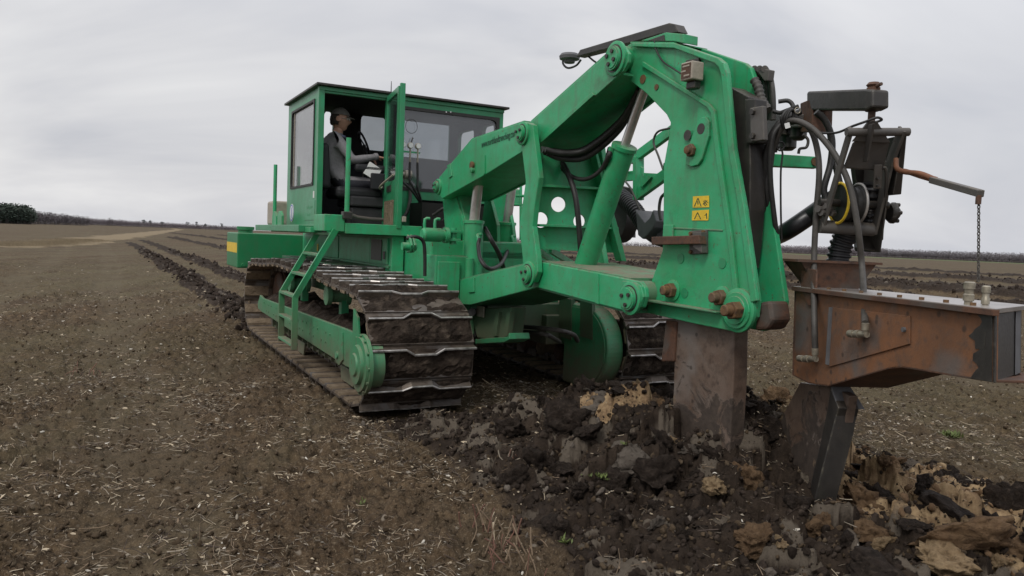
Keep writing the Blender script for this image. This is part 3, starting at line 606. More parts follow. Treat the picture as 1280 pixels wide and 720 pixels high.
ring([C(WV0-.02, CU0-.008, WZ1+.02), C(WV1+.02, CU0-.008, WZ1+.02), C(WV1+.02, CU0-.008, WZ0-.02), C(WV0-.02, CU0-.008, WZ0-.02)], [C(WV0+.018, CU0-.008, WZ1-.018), C(WV1-.018, CU0-.008, WZ1-.018), C(WV1-.018, CU0-.008, WZ0+.018), C(WV0+.018, CU0-.008, WZ0+.018)], .08, (0, .02, 0)).build('window_gasket', RUBBER, cab)
MB().box((WV0, CU0+.014, WZ0), (WV1, CU0+.02, WZ1)).build('window_pane', GLASS_R, cab)
lp = [px(485, 252, u=CU0), px(523, 250, u=CU0), px(523, 288, u=CU0)]
MB().prism([C(dr+.05, CU0, WZ0-.12), C(lp[1].x, CU0, WZ0-.12), C(lp[1].x, CU0, 1.72), C(lp[1].x-.08, CU0, CZ0-.12), C(dr+.05, CU0, CZ0-.12)], (0, .06, 0)).build('lower_panel', GREEN_C, cab, bevel=.004)
# far (right) wall and front wall with their windows
uu = [px(x, 170, v=CV1).y for x in (623, 607, 598, 577)]
def holes_wall(name, fn, a0, a1, z0, z1, holes, off):
    """wall with several windows: stacked as posts and rails round each opening; fn(a,z)->point"""
    W = E_(name, cab) if False else None
    xs = [a0]+[x for h in holes for x in h[:2]]+[a1]
    mb = MB(); rev = 1
    for i in range(0, len(xs), 2):
        if abs(xs[i+1]-xs[i]) > .002: mb.prism([fn(xs[i], z0), fn(xs[i+1], z0), fn(xs[i+1], z1), fn(xs[i], z1)], off)
    for h in holes:
        mb.prism([fn(h[0], z0), fn(h[1], z0), fn(h[1], h[2]), fn(h[0], h[2])], off); mb.prism([fn(h[0], h[3]), fn(h[1], h[3]), fn(h[1], z1), fn(h[0], z1)], off)
        for (cx_, cz_, sx, sz) in ((h[0], h[2], 1, 1), (h[1], h[2], -1, 1), (h[1], h[3], -1, -1), (h[0], h[3], 1, -1)):      # rounded corners
            r = .07*(1 if h[1] > h[0] else -1); P_ = [fn(cx_, cz_)]+[fn(cx_+sx*(r-r*math.sin(t)), cz_+sz*(abs(r)-abs(r)*math.cos(t))) for t in [i*math.pi/8 for i in range(5)]]
            mb.prism(P_, off)
    return mb.build(name, [GREEN_C], cab)
holes_wall('right_wall', lambda a, z: C(CV1-.002, a, z), CU0+.06, CU1, CZ0, CZ1-.004, [(uu[0], uu[1], 2.60, 3.10), (uu[2], uu[3], 2.45, 3.10)], (-tk, 0, 0))
fx = [px(x, 170, u=CU1).x for x in (403, 415, 449, 482, 487, 566)]
zlo, zhi = px(520, 198, u=CU1).z, px(520, 152, u=CU1).z
holes_wall('front_wall', lambda a, z: C(a, CU1, z), CV0+tk, CV1-tk, CZ0, CZ1-.004, [(fx[0], fx[1], zhi-.42, zhi), (fx[2], fx[3], zlo+.05, zhi), (fx[4], fx[5], zlo, zhi)], (0, -tk, 0))
MB().box((fx[2], CU1-.04, zlo+.05), (fx[3], CU1-.034, zhi)).build('window_pane', GLASS_R, cab)
MB().box((fx[4], CU1-.04, zlo), (fx[5], CU1-.034, zhi)).build('window_pane', GLASS_C, cab)
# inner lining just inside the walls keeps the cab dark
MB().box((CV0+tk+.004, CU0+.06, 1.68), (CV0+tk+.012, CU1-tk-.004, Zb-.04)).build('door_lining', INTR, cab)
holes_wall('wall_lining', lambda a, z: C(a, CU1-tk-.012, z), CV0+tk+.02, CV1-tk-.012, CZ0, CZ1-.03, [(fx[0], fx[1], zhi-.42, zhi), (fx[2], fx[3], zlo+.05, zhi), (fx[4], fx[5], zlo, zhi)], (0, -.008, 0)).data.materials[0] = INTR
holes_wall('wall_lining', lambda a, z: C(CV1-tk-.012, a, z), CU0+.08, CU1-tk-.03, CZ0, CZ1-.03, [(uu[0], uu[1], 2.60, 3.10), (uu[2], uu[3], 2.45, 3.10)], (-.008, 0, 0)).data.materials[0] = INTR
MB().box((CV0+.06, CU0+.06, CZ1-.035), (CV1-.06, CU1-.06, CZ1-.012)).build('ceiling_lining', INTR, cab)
MB().prism([C(CV0-.05, CU0-.07, CZ1), C(CV1+.05, CU0-.07, CZ1), C(CV1+.05, CU1+.06, CZ1), C(CV0-.05, CU1+.06, CZ1)], (0, 0, .028)).build('roof', BLACK, cab, bevel=.006)
MB().box((CV0+.0, CU0-.02, CZ1+.004-.05), (CV1-.0, CU0-.004, CZ1-.004)).build('gutter', GREEN_C, cab, bevel=.003)
MB().box((CV0, CU0, CZ0-.06), (CV1, CU1, CZ0-.002)).build('cab_floor', INTR, cab)
MB().box((CV0-.015, CU0-.02, CZ0-.07), (CV0+.03, 5.35, CZ0+.03)).build('sill', GREEN_C, cab, bevel=.005)
# open door, hinged on the right of the opening, swung out towards the plough
dA = Vector((dr+.02, CU0-.02, 0)); dE = px(499.5, 200, u=CU0-.78); dB = Vector((dE.x, CU0-.78, 0)); dd = (dB-dA).normalized(); dn = Vector((dd.y, -dd.x, 0)); DL = (dB-dA).length
def dpt(s, z): return dA+dd*s+Z*z
door = E_('cab_door', cab)
dz0, dz1 = CZ0+.02, 3.235
ring([dpt(0, dz1), dpt(DL, dz1), dpt(DL, dz0), dpt(0, dz0)], [dpt(.06, dz1-.06), dpt(DL-.06, dz1-.06), dpt(DL-.06, 2.22), dpt(.06, 2.22)], .05, dn*.035).build('door_panel', GREEN_C, door)
MB().prism([dpt(.05, dz1-.05)+dn*.015, dpt(DL-.05, dz1-.05)+dn*.015, dpt(DL-.05, 2.21)+dn*.015, dpt(.05, 2.21)+dn*.015], dn*.005).build('door_glass', GLASS_C, door)
MB().prism([dpt(.08, 2.00)+dn*.036, dpt(DL-.08, 2.00)+dn*.036, dpt(DL-.08, 1.72)+dn*.036, dpt(.08, 1.72)+dn*.036], dn*.005).build('scuffed_kick_plate', MUDT, door)
MB().prism([dpt(.25, 2.17)+dn*.036, dpt(.5, 2.17)+dn*.036, dpt(.5, 2.10)+dn*.036, dpt(.25, 2.10)+dn*.036], dn*.012).build('door_latch', BLACK, door)
MB().tube([dpt(.02, 2.20)+dn*.04, dpt(.06, 2.15)+dn*.09, dpt(.25, 2.18)+dn*.11, dpt(.65, 2.28)+dn*.04], .012).build('door_handle', CREAM, door, smooth=True)
MB().box((dB.x-.02, dB.y-.03, dz0-.0), (dB.x+.035, dB.y+.012, dz1+.03)).build('door_edge_post', GREEN_C, door, bevel=.004)
q = px(502, 274, u=CU0-.8); MB().box((q.x, q.y-.03, q.z-.03), (q.x+.045, q.y+.03, q.z+.03)).build('door_stop', CREAM, cab, bevel=.006)
q = px(497, 290, u=CU0-.8)
# platform beam, ladder head, hand rails
p0 = px(430, 292, u=CU0-.75); p1 = px(520, 292, u=CU0-.75)
MB().box((p0.x, CU0-.80, p0.z), (p1.x+.05, CU0-.02, p0.z+.115)).build('platform', GREEN, ROOT, bevel=.006)
q0 = px(395, 287, v=.12); q1 = px(427, 268, v=.12)
LU0, LU1 = 2.15, 2.62
MB().box((.09, CU0-.78, 1.62), (p0.x-.002, CU0-.30, 1.80)).build('ladder_head', GREEN, ROOT, bevel=.008)
MB().box((.06, CU0-.29, 1.60), (.19, 2.70, 1.66)).build('ladder_bracket', GREEN, ROOT, bevel=.005)
MB().box((-.01, 2.71, 1.60), (.19, 5.5, 1.68)).build('side_walkway', GREEN_C, ROOT, bevel=.006)
for (x0, y0, y1, uu_) in ((433.5, 268, 172, 1.95),):
    a, b = px(x0, y0, u=uu_), px(x0, y1, u=uu_); b.x = a.x; MB().cyl(a, b, .026, 14).build('grab_post', GREEN, ROOT, smooth=True)
    MB().box((a.x-.05, a.y-.05, a.z-.05), (a.x+.05, a.y+.05, a.z+.03)).build('post_socket', BLACK, ROOT, bevel=.008)
a, b = px(343, 279, v=.06), px(344, 206, v=.06); b.x, b.y = a.x, a.y; MB().cyl(a, b, .024, 14).build('grab_post', GREEN, ROOT, smooth=True)
# green brackets and cream box in front of the cab
for s in (0, .22):
    q = px(347, 279, v=.08+.0); MB().prism([(.04, q.y-.45+s*1.6, 1.68), (.04, q.y-.18+s*1.6, 1.68), (.04, q.y-.18+s*1.6, 1.80), (.04, q.y-.25+s*1.6, 1.86), (.04, q.y-.37+s*1.6, 1.86), (.04, q.y-.45+s*1.6, 1.80)], (.03, 0, 0)).build('pivot_bracket', GREEN, ROOT, bevel=.004)
q = px(346, 276, u=5.1); MB().box((q.x-.10, 4.85, 1.68), (q.x+.45, 5.3, 2.02)).build('equipment_box', CREAM, ROOT, bevel=.03)
MB().prism([C(.3, CU1+.01, 1.66), C(.3, CU1+.45, 1.66), C(.3, CU1+.01, 2.05)], (.04, 0, 0)).build('front_gusset', GREEN_C, ROOT, bevel=.004)
MB().prism([C(.12, CU1-.0, 1.6), C(1.9, CU1-.0, 1.6), C(1.9, 6.9, 1.6), C(.12, 5.6, 1.6)], (0, 0, .07)).build('hood', GREEN_C, ROOT, bevel=.01)
# ladder on the track side: upright lower half, upper half leaning in to the platform
lr = E_('ladder')
bt = px(351, 427, v=-.16); bt2 = px(367.5, 437, v=-.16); kz = px(349, 364, v=-.16).z
ua, ub = bt.y, bt2.y; zb = (bt.z+bt2.z)/2
tp = px(403, 289, u=(ua+ub)/2).x
def lad(u_, t):                                                        # t 0..1 up the rail
    L1 = kz-zb; L2 = math.hypot(1.64-kz, .36, .22); s = t*(L1+L2)
    return Vector((-.16, u_, zb+s)) if s < L1 else Vector((-.16+.36*(s-L1)/L2, u_-.22*(s-L1)/L2, kz+(1.64-kz)*(s-L1)/L2))
du_top = .0
for u_ in (ua, ub):
    a, b, c = lad(u_, 0), lad(u_, (kz-zb)/((kz-zb)+math.hypot(1.64-kz, .36, .22))), lad(u_, 1)
    mb = MB(); hw = .016; wd = .032
    P_ = [a, b, c]; n0 = Vector((1, 0, 0)); n1_ = Vector((c.z-b.z, 0, -(c.x-b.x))).normalized(); nm = (n0+n1_).normalized()
    L_ = [a-n0*wd, b-nm*wd, c-n1_*wd]; Rr = [a+n0*wd, b+nm*wd, c+n1_*wd]
    mb.prism([p-U*0-Vector((0, hw, 0)) for p in L_+Rr[::-1]], (0, 2*hw, 0)); mb.build('ladder_rail', GREEN, lr, bevel=.003)
for i in range(6):
    t = .035+i*.185; p = lad(0, t); MB().box((p.x-.035, ub+.019+p.y, p.z-.012), (p.x+.045, ua-.019+p.y, p.z+.016)).build('rung', GREEN_TOP, lr, bevel=.003)
# seat, controls, steering wheel inside the cab
SV, SU = .62, 3.08
seat = E_('driver_seat', cab)
MB().box((SV-.18, SU-.27, 2.02), (SV+.40, SU+.25, 2.16)).build('seat_cushion', SEATM, seat, bevel=.05, seg=3)
MB().prism([(SV-.35, SU-.22, 2.12), (SV-.22, SU-.22, 2.12), (SV-.26, SU-.22, 2.66), (SV-.35, SU-.22, 2.64)], (0, .5, 0)).build('seat_back', SEATM, seat, bevel=.05, seg=3)
MB().box((SV+.02, SU-.36, 2.34), (SV+.44, SU-.28, 2.43)).build('armrest', SEATM, seat, bevel=.03, seg=3)
MB().box((SV-.02, SU-.33, 1.93), (SV+.5, SU+.28, 2.05)).build('seat_suspension', INTR, seat, bevel=.02)
MB().tube([(SV-.10, SU-.36, 1.90), (SV+.05, SU-.38, 1.80), (SV+.55, SU-.38, 1.80), (SV+.68, SU-.38, 1.95), (SV+.70, SU-.38, 2.25)], .022, smooth=3).build('seat_side_rail', GREYST, seat, smooth=True)
MB().box((SV+.20, SU-.40, 2.14), (SV+.46, SU-.34, 2.33)).build('seat_control_box', SEATM, seat, bevel=.01)
MB().box((SV+.0, SU-.3, 1.68), (SV+.46, SU+.26, 1.92)).build('seat_base', INTR, seat, bevel=.02)
cst = E_('control_console', cab)
MB().box((1.42, 2.95, 1.68), (1.74, 3.5, 2.30)).build('console_body', INTR, cst, bevel=.02)
a = px(466, 214, u=2.72); M_ = Matrix.Rotation(R_(28), 3, Vector((0, 1, 0)))
MB().prism([a+M_ @ Vector(p) for p in ((-.085, 0, -.08), (.085, 0, -.08), (.085, 0, .08), (-.085, 0, .08))], (0, .015, 0)).build('notepad', WHITE, cst)
for x, y in ((456, 206), (463, 217), (484, 197)): 
    q = px(x, y, u=2.95); MB().tube([(q.x, q.y+.1, q.z-.25), q+Vector((.0, .03, -.05)), q], .009).build('control_lever', GREYST, cst, smooth=True)
q = px(484, 216, u=2.72); MB().lathe(q, X1, [(0, .03), (.02, .045), (.08, .045), (.09, .03), (.22, .03), (.22, .05), (.30, .05)], 16).build('work_lamp', CREAM, cab, smooth=True)
q = px(455, 181, u=3.6); st = MB(); ax_ = Vector((.8, -.1, .35)).normalized(); a_ = ax_.orthogonal().normalized(); b_ = ax_.cross(a_)
st.tube([q+(a_*math.cos(t)+b_*math.sin(t))*.17 for t in [i*math.pi/12 for i in range(25)]], .014, smooth=1); st.tube([q-a_*.17, q+a_*.17], .01, smooth=0); st.tube([q, q+Vector((.15, 0, -.5))], .02, smooth=0)
st.build('steering_wheel', SEATM, cab, smooth=True)
# pressure gauges on their bar outside the window
gb = E_('gauge_bar')
gu = CU0-.30
gp = [px(x, 181, u=gu) for x in (503.5, 513, 522.5)]; gz = gp[0].z
MB().box((gp[0].x-.07, gu+.0, gz-.065-.02), (gp[2].x+.03, gu+.012, gz-.065)).build('mounting_bar', GREEN, gb)
for i, p in enumerate(gp):
    gg = MB().lathe((p.x, gu-.02, gz), Vector((0, 1, 0)), [(0, .026), (.008, .036), (.035, .036), (.04, .03)], 20).build('pressure_gauge', CREAM, gb, smooth=True)
    MB().cyl((p.x, gu-.021, gz), (p.x, gu-.024, gz), .028, 18).build('gauge_face', WHITE, gg)
    MB().cyl((p.x, gu+.0, gz-.2), (p.x, gu, gz-.035), .011, 8).build('gauge_stem', BRASS, gb)
    e_ = px(527-i*.5, 262, u=CU0-.12)
    MB().tube([(p.x, gu, gz-.19), (p.x+.005*i, gu, gz-.40), px(512+i*5, 235, u=gu), px(523+i*1.5, 250, u=gu+.05), e_, px(527-i, 300, u=CU0-.1)], .014).build('gauge_hose', RUBBER, gb, smooth=True)
q = px(514, 158, u=CU0-.02); MB().tube([q+Vector((.075*math.cos(t), -.01, .085*math.sin(t)-.0)) for t in [i*math.pi/10 for i in range(21)]], .003, n=6, smooth=1).build('wire_loop', RUBBER, cab, smooth=True)
q = px(516, 172, u=CU0-.03); MB().bar(q, q+Vector((-.02, 0, -.07)), .02, .012).build('wire_tag', GREYST, cab)
for x in (558, 563.5): q = px(x, 140, u=CU0-.02); MB().cyl(q, q+Vector((0, .03, 0)), .009, 8).build('panel_knob', CHROME, cab)
q = px(489, 110, u=3.4); MB().cyl((q.x, 3.4, 3.30), (q.x, 3.4, 3.30+.27), .010, 8, r1=.004).build('aerial', RUBBER, cab, smooth=True)
# round blue roundel, small sticker and stencilled plate on the lower cab wall
q = px(364.5, 266, v=CV0-.004); rd = MB().cyl((CV0-.001, q.y, q.z), (CV0-.004, q.y, q.z), .115, 32).build('round_badge', WHITE, cab)
MB().prism([(CV0-.0045, q.y+.105*math.cos(t), q.z+.105*math.sin(t)) for t in [i*math.pi/16 for i in range(32)]], (-.001, 0, 0)).build('badge_disc', BLUE, rd)
MB().prism([(CV0-.0058, q.y+.09*math.cos(t), q.z+.09*math.sin(t)) for t in [i*math.pi/16 for i in range(32)]], (-.001, 0, 0)).build('badge_field', WHITE, rd)
MB().box((CV0-.0085, q.y-.012, q.z-.07), (CV0-.0068, q.y+.012, q.z+.07)).build('badge_figure', BLUE, rd)
q = px(392, 243, v=CV0-.003); MB().box((CV0-.004, q.y-.03, q.z-.04), (CV0-.001, q.y+.03, q.z+.04)).build('small_sticker', WHITE, cab)
q = px(387, 263, v=CV0-.004); mpl = MB().box((CV0-.006, q.y-.25, q.z-.115), (CV0-.001, q.y+.25, q.z+.115)).build('maker_plate', GREEN_C, cab, bevel=.002)
dm = MB(); rg = random.Random(3)                                        # worn, unreadable stencil marks in two rows on the plate
for row, (z0, n_, h_) in enumerate(((.035, 7, .05), (-.055, 4, .045))):
    for k in range(n_):
        a = q.y+.13-k*.045-(.02 if row else 0); dm.box((CV0-.0075, a-.014, q.z+z0-h_/2+rg.uniform(0, .02)), (CV0-.0062, a+.010, q.z+z0+h_/2-rg.uniform(0, .02)))
dm.build('stencil_marks', GREEN_D, mpl)
# ---------------------------------------------------------------- linkage between tractor and plough mast
VN, VF = 1.25, 1.83                                                    # near and far side planes of the linkage
# support tower standing on the rear of the hull
tower = E_('support_tower')
MB().prism([px(x, y, v=1.38) for x, y in ((553, 246), (569, 243), (579, 276), (580, 345), (592, 352), (590, 384), (560, 376), (549, 352), (560, 330), (557, 300))], (.04, 0, 0)).build('tower_plate', GREEN, tower, bevel=.005)
MB().prism([px(x, y, v=1.40) for x, y in ((569, 243), (574, 242), (582, 278), (582, 345), (577, 345), (577, 279))], (.18, 0, 0)).build('tower_flange', GREEN, tower, bevel=.004)
MB().prism([px(x, y, v=1.85) for x, y in ((606, 246), (612, 246), (621, 281), (622, 345), (600, 345), (601, 290))], (.04, 0, 0)).build('tower_plate', GREEN, tower, bevel=.005)
MB().prism([px(x, y, v=2.2) for x, y in ((612, 232), (632, 240), (640, 281), (648, 345), (615, 345), (612, 290))], (.04, 0, 0)).build('tower_plate', GREEN, tower, bevel=.005)
MB().box((1.42, 1.55, .60), (1.90, 1.75, 1.55)).build('tower_back', GREEN_D, tower, bevel=.01)
MB().box((1.42, 1.25, 1.40), (2.3, 1.56, 1.47)).build('tower_shelf', GREEN, tower, bevel=.004)
MB().prism([px(x, y, v=1.36) for x, y in ((556, 287), (577, 289), (575, 320), (571, 321), (560, 297))], (-.10, 0, 0)).build('tower_gusset', GREEN, tower, bevel=.004)
# body behind the near track: rear hull, small brackets, hitch pin
rh = MB().box((.98, 1.02, .60), (1.45, 1.30, 1.42)).build('rear_hull', GREEN, ROOT, bevel=.015)
MB().box((1.00, .985, .78), (1.24, 1.018, 1.36)).build('rear_door', GREEN, rh, bevel=.008)
MB().cyl((1.33, .96, 1.0), (1.33, .96, 1.40), .045, 14).build('rear_column', GREEN, rh, smooth=True)
for x in (510, 514): 
    q = px(x, 306, u=1.0); MB().prism([(q.x-.02, .99, q.z-.08), (q.x-.02, .99, q.z+.10), (q.x-.02, .90, q.z+.06), (q.x-.02, .86, q.z), (q.x-.02, .90, q.z-.07)], (.02, 0, 0)).build('clevis_plate', GREEN, rh, bevel=.003)
q = px(506, 308, u=.9); MB().cyl((q.x-.02, .92, q.z), (q.x+.12, .92, q.z), .04, 14).build('clevis_pin', GREEN, rh, smooth=True)
q0 = px(527, 293, u=1.0); q1 = px(562, 293, u=1.0)
MB().lathe((q0.x, q0.y, q0.z), X1, [(0, .05), (.02, .07), (.2, .07), (.22, .055), (.24, .055), (.24, .08), (.28, .08)], 20).build('steering_cylinder', GREEN, ROOT, smooth=True)
MB().box((q0.x+.24, q0.y-.06, q0.z+.03), (q1.x+.1, q0.y+.06, q0.z+.055)).build('clevis_plate', GREEN, ROOT, bevel=.003)
MB().box((q0.x+.24, q0.y-.06, q0.z-.055), (q1.x+.1, q0.y+.06, q0.z-.03)).build('clevis_plate', GREEN, ROOT, bevel=.003)
MB().cyl((q0.x+.34, q0.y, q0.z-.09), (q0.x+.34, q0.y, q0.z+.08), .035, 14).build('clevis_pin', GREEN, ROOT, smooth=True)
for dx in (.03, .14): MB().tube([(q0.x+dx, q0.y, q0.z+.05), (q0.x+dx, q0.y, q0.z+.15), (q0.x+dx+.05, q0.y, q0.z+.16)], .016, smooth=2).build('hydraulic_pipe', GREEN, ROOT, smooth=True)
MB().tube([px(508, 298, u=.95), px(520, 296, u=.93), px(529, 302, u=.95), px(531, 318, u=.96), px(531, 345, u=.97)], .018).build('hydraulic_hose', RUBBER, ROOT, smooth=True)
MB().tube([px(555, 297, v=1.3), px(562, 303, v=1.3), px(558, 330, v=1.3)], .014).build('hydraulic_hose', RUBBER, ROOT, smooth=True)
# engine bay between cab and tower: its shade is put into the near-black colour
eb = MB().box((1.30, 2.25, 1.45), (2.4, 2.65, 2.0)).build('engine_block', BAY_SHADE, ROOT)
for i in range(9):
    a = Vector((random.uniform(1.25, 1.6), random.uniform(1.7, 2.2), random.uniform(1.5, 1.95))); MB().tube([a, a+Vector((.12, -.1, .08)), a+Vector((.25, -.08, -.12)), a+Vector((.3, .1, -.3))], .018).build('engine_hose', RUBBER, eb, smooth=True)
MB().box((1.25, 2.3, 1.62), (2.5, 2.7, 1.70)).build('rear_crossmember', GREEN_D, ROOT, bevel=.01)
# lower hitch under the arm
lh = MB().prism([px(x, y, v=1.42) for x, y in ((588, 386), (640, 384), (634, 428), (596, 422))], (.16, 0, 0)).build('lower_hitch', GREEN_SHADE, ROOT, bevel=.01)
MB().prism([px(x, y, v=1.38) for x, y in ((594, 424), (634, 421), (636, 416), (637, 424), (630, 428), (594, 430))], (.22, 0, 0)).build('hitch_skid', GREEN_D, lh, bevel=.006)
for x in (620, 634): MB().prism([px(a, b, v=1.39) for a, b in ((x, 390), (x+4, 390), (x, 420), (x-5, 420))], (.05, 0, 0)).build('hitch_rib', GREEN_SHADE, lh)
q = px(601, 390, v=1.40); MB().box((1.395, q.y-.07, q.z-.05), (1.41, q.y+.09, q.z+.06)).build('reflector_plate', CREAM, lh, bevel=.004)
MB().cyl(px(590, 390, v=1.41), px(590, 390, v=1.33), .04, 14).build('hitch_pin', BLACK, lh, smooth=True)
for x0, y0, x1, y1 in ((650, 408, 722, 426), (650, 414, 700, 428)):
    MB().tube([px(x0, y0, v=2.0), px((x0+x1)/2+6, y0+4, v=1.75), px(x1-6, y0+10, v=2.0), px(x1, y1, v=2.2)], .022).build('hydraulic_hose', HOSEG, ROOT, smooth=True)
MB().box((2.30, 1.0, .48), (2.50, 5.4, .80)).build('inner_frame', GREEN_SHADE, ROOT, bevel=.01)
MB().box((1.62, 1.1, .62), (2.62, 1.3, .92)).build('axle_beam', GREEN_SHADE, ROOT, bevel=.01)
for x in (705, 731): MB().prism([px(a, b, v=2.45) for a, b in ((x-6, 372), (x+9, 374), (x+9, 425), (x-6, 420))], (.04, 0, 0)).build('frame_bracket', GREEN_SHADE, ROOT)
# lift cylinders
def hcyl(base, top, rodtop, r, rr, name='lift_cylinder', mat=GREEN):
    base, top, rodtop = Vector(base), Vector(top), Vector(rodtop); ax = (top-base).normalized(); L_ = (top-base).length
    o = MB().lathe(base, ax, [(0, r*.8), (.01, r), (L_-.03, r), (L_-.03, r*1.10), (L_, r*1.10), (L_+.004, r*.95)], 32).build(name, mat, ROOT, smooth=True)
    L2 = (rodtop-top).length; MB().lathe(top, (rodtop-top), [(-.05, rr), (L2-.10, rr), (L2-.10, rr*1.12), (L2-.07, rr*1.12), (L2-.07, rr), (L2, rr)], 24).build('piston_rod', CHROME, o, smooth=True)
    return o, ax
A1, ax1 = hcyl(px(590, 376, v=1.42), px(592.5, 276, v=1.42), px(599, 220, v=1.42), .098, .052)
A2, ax2 = hcyl(px(630, 345, v=2.2), px(634, 278, v=2.2), px(641, 224, v=2.2), .098, .052)
for A_, x, y, v_ in ((A1, 597, 294, 1.30), (A2, 640, 296, 2.08)):
    q = px(x, y, v=v_); f = MB().tube([q+Vector((.04, 0, .01)), q, q+Vector((-.01, -.03, -.02)), q+Vector((-.01, -.04, -.08))], .017, smooth=3).build('hose_elbow', GREEN, A_, smooth=True)
MB().tube([px(599, 298, v=1.30), px(598, 308, v=1.28), px(601, 325, v=1.22), px(612, 336, v=1.3), px(626, 330, v=1.6), px(634, 315, v=1.9), px(637, 305, v=2.05)], .020).build('cylinder_hose', RUBBER, ROOT, smooth=True)
MB().tube([px(606, 285, v=1.55), px(614, 300, v=1.55), px(624, 318, v=1.7), px(630, 337, v=1.9)], .024).build('cylinder_hose', RUBBER, ROOT, smooth=True)
# rocker arm (top): box from the cab-side pivot up to the link
rk = [(549, 222), (590, 174), (655, 152), (665, 154), (668, 163), (665, 176), (652, 190), (607, 218), (553, 248), (547, 243), (546, 232)]
arm = E_('rocker_arm')
plate(rk, VN, VN+.03).build('side_plate', GREEN, arm, bevel=.006)
plate([(x, y) for x, y in rk], VN, VN+.03)
far = [px(x, y, v=VN)+Vector((VF-VN-.03, 0, 0)) for x, y in rk]; MB().prism(far, (.03, 0, 0)).build('side_plate', GREEN, arm, bevel=.006)
W_ = VF-VN-.064
def span(pa, pb, th, name, par, mat=GREEN, inset=.0, v=VN+.032, w=W_):
    a, b = px(*pa, v=v), px(*pb, v=v); d = (b-a).normalized(); n = Vector((0, -d.z, d.y)); n = n*(-th)
    MB().prism([a, b, b+n, a+n], (w, 0, 0)).build(name, mat, par)
for a, b in (((550, 223), (590, 175.5)), ((590, 175.5), (655, 153.5))): span(a, b, .02, 'top_plate', arm)
for a, b in (((606, 216.5), (553, 246.5)), ((652, 189), (606, 216.5))): span(a, b, .02, 'bottom_plate', arm)
plate([(577, 196), (581, 194), (581, 222), (577, 224)], VN-.003, VN).build('weld_plate', GREEN, arm) if False else None
MB().prism([px(x, y, v=VN) for x, y in ((560, 207), (564, 204), (566, 220), (562, 223))], (-.012, 0, 0)).build('weld_lug', GREEN, arm, bevel=.003)
MB().prism([px(x, y, v=VN) for x, y in ((605, 195), (607, 194), (607, 217), (605, 218))], (-.010, 0, 0)).build('weld_bead', GREEN, arm)
q = px(591.5, 207, v=VN); MB().lathe(q, -X1, [(0, .035), (.01, .04), (.025, .04), (.03, .02)], 16).build('grease_boss', BOLT, arm, smooth=True)
q = px(592, 213, v=VN); MB().lathe(q, -X1, [(0, .03), (.03, .03), (.035, .015)], 10).build('grease_boss', GREEN, arm, smooth=True)
a_, b_ = px(602, 181, v=VN-.002), px(645, 166, v=VN-.002)
txt = text('web_address', 'www.northlandtrenching.com', .075, PRINT, arm, (a_+b_)/2+Vector((-.002, 0, 0)), b_-a_, (0, 0, 1), depth=.0008)
wd_ = max(v.co.x for v in txt.data.vertices)-min(v.co.x for v in txt.data.vertices); kx = (b_-a_).length/wd_
for v in txt.data.vertices: v.co.x *= kx; v.co.y *= 1.25
def pin(c, name, par, r=.10, v=None, d=-X1, bolts=3, mat=GREEN):
    c = Vector(c); o = MB().lathe(c, d, [(0, r), (.018, r), (.022, r*.92), (.022, r*.72), (.045, r*.70), (.045, r*.62), (.052, r*.60)], 32).build(name, mat, par, smooth=True)
    for i in range(bolts): t = i*2*math.pi/bolts+.4; p = c+d*.05+Vector((0, math.cos(t)*r*.38, math.sin(t)*r*.38)); MB().cyl(p, p+d*.015, r*.13, 6).build('pin_bolt', BLACK, o)
    MB().lathe(c+d*.020, d, [(0, r*.80), (.006, r*.80)], 32).build('pin_groove', BLACK, o, smooth=True)
    return o
pin(px(548.5, 233.5, v=VN), 'pivot_pin', arm, .085)
# front link: two bent side plates and a cross panel with three lightening holes
lk = E_('link_frame')
LNK = [(652, 158), (659, 153), (666, 156), (667, 168), (671, 200), (673.5, 222), (668, 258), (665.5, 283), (671, 322), (672, 340), (667, 353), (660, 353), (655, 344), (652, 310), (649, 283), (657, 226), (652, 185), (650, 168)]
for v0_, off, n_ in ((VN-.06, 0, 0), (VN-.06, VF-VN+.09, 1)):
    P_ = [px(x, y, v=v0_)+Vector((off, 0, 0)) for x, y in LNK]; MB().prism(P_, (.05, 0, 0)).build('link_plate', GREEN, lk, bevel=.006)
pin(px(654.5, 167, v=VN-.06), 'pivot_pin', lk, .10); pin(px(661.5, 343, v=VN-.06), 'pivot_pin', lk, .11)
lu = px(670, 240, v=VN).y                                              # plane of the cross panel
pts_out = [(671, 183), (738, 193), (770, 316), (667, 311)]
def holed(outer, holes, th, name, mat, par):
    bm = bmesh.new(); vs = [bm.verts.new(p) for p in outer]; es = [bm.edges.new((vs[i], vs[(i+1) % len(vs)])) for i in range(len(vs))]
    for h in holes:
        hv = [bm.verts.new(p) for p in h]; es += [bm.edges.new((hv[i], hv[(i+1) % len(hv)])) for i in range(len(hv))]
    bmesh.ops.triangle_fill(bm, use_beauty=True, use_dissolve=False, edges=es)
    r = bmesh.ops.extrude_face_region(bm, geom=bm.faces[:]); bmesh.ops.translate(bm, vec=th, verts=[x for x in r['geom'] if isinstance(x, bmesh.types.BMVert)])
    bmesh.ops.recalc_face_normals(bm, faces=bm.faces); me = bpy.data.meshes.new(name); bm.to_mesh(me); bm.free(); me.materials.append(mat); return link(name, me, par)
def hole(x, y, rx, ry, n=22): return [px(x+rx*math.cos(2*math.pi*i/n), y+ry*math.sin(2*math.pi*i/n), u=lu) for i in range(n)]
holed([px(x, y, u=lu) for x, y in pts_out], [hole(698.5, 255.5, 9.5, 9.5), hole(676.5, 275, 9.3, 9.8), hole(724.5, 276.5, 7.7, 8.6)], Vector((0, .02, 0)), 'cross_panel', GREEN, lk)
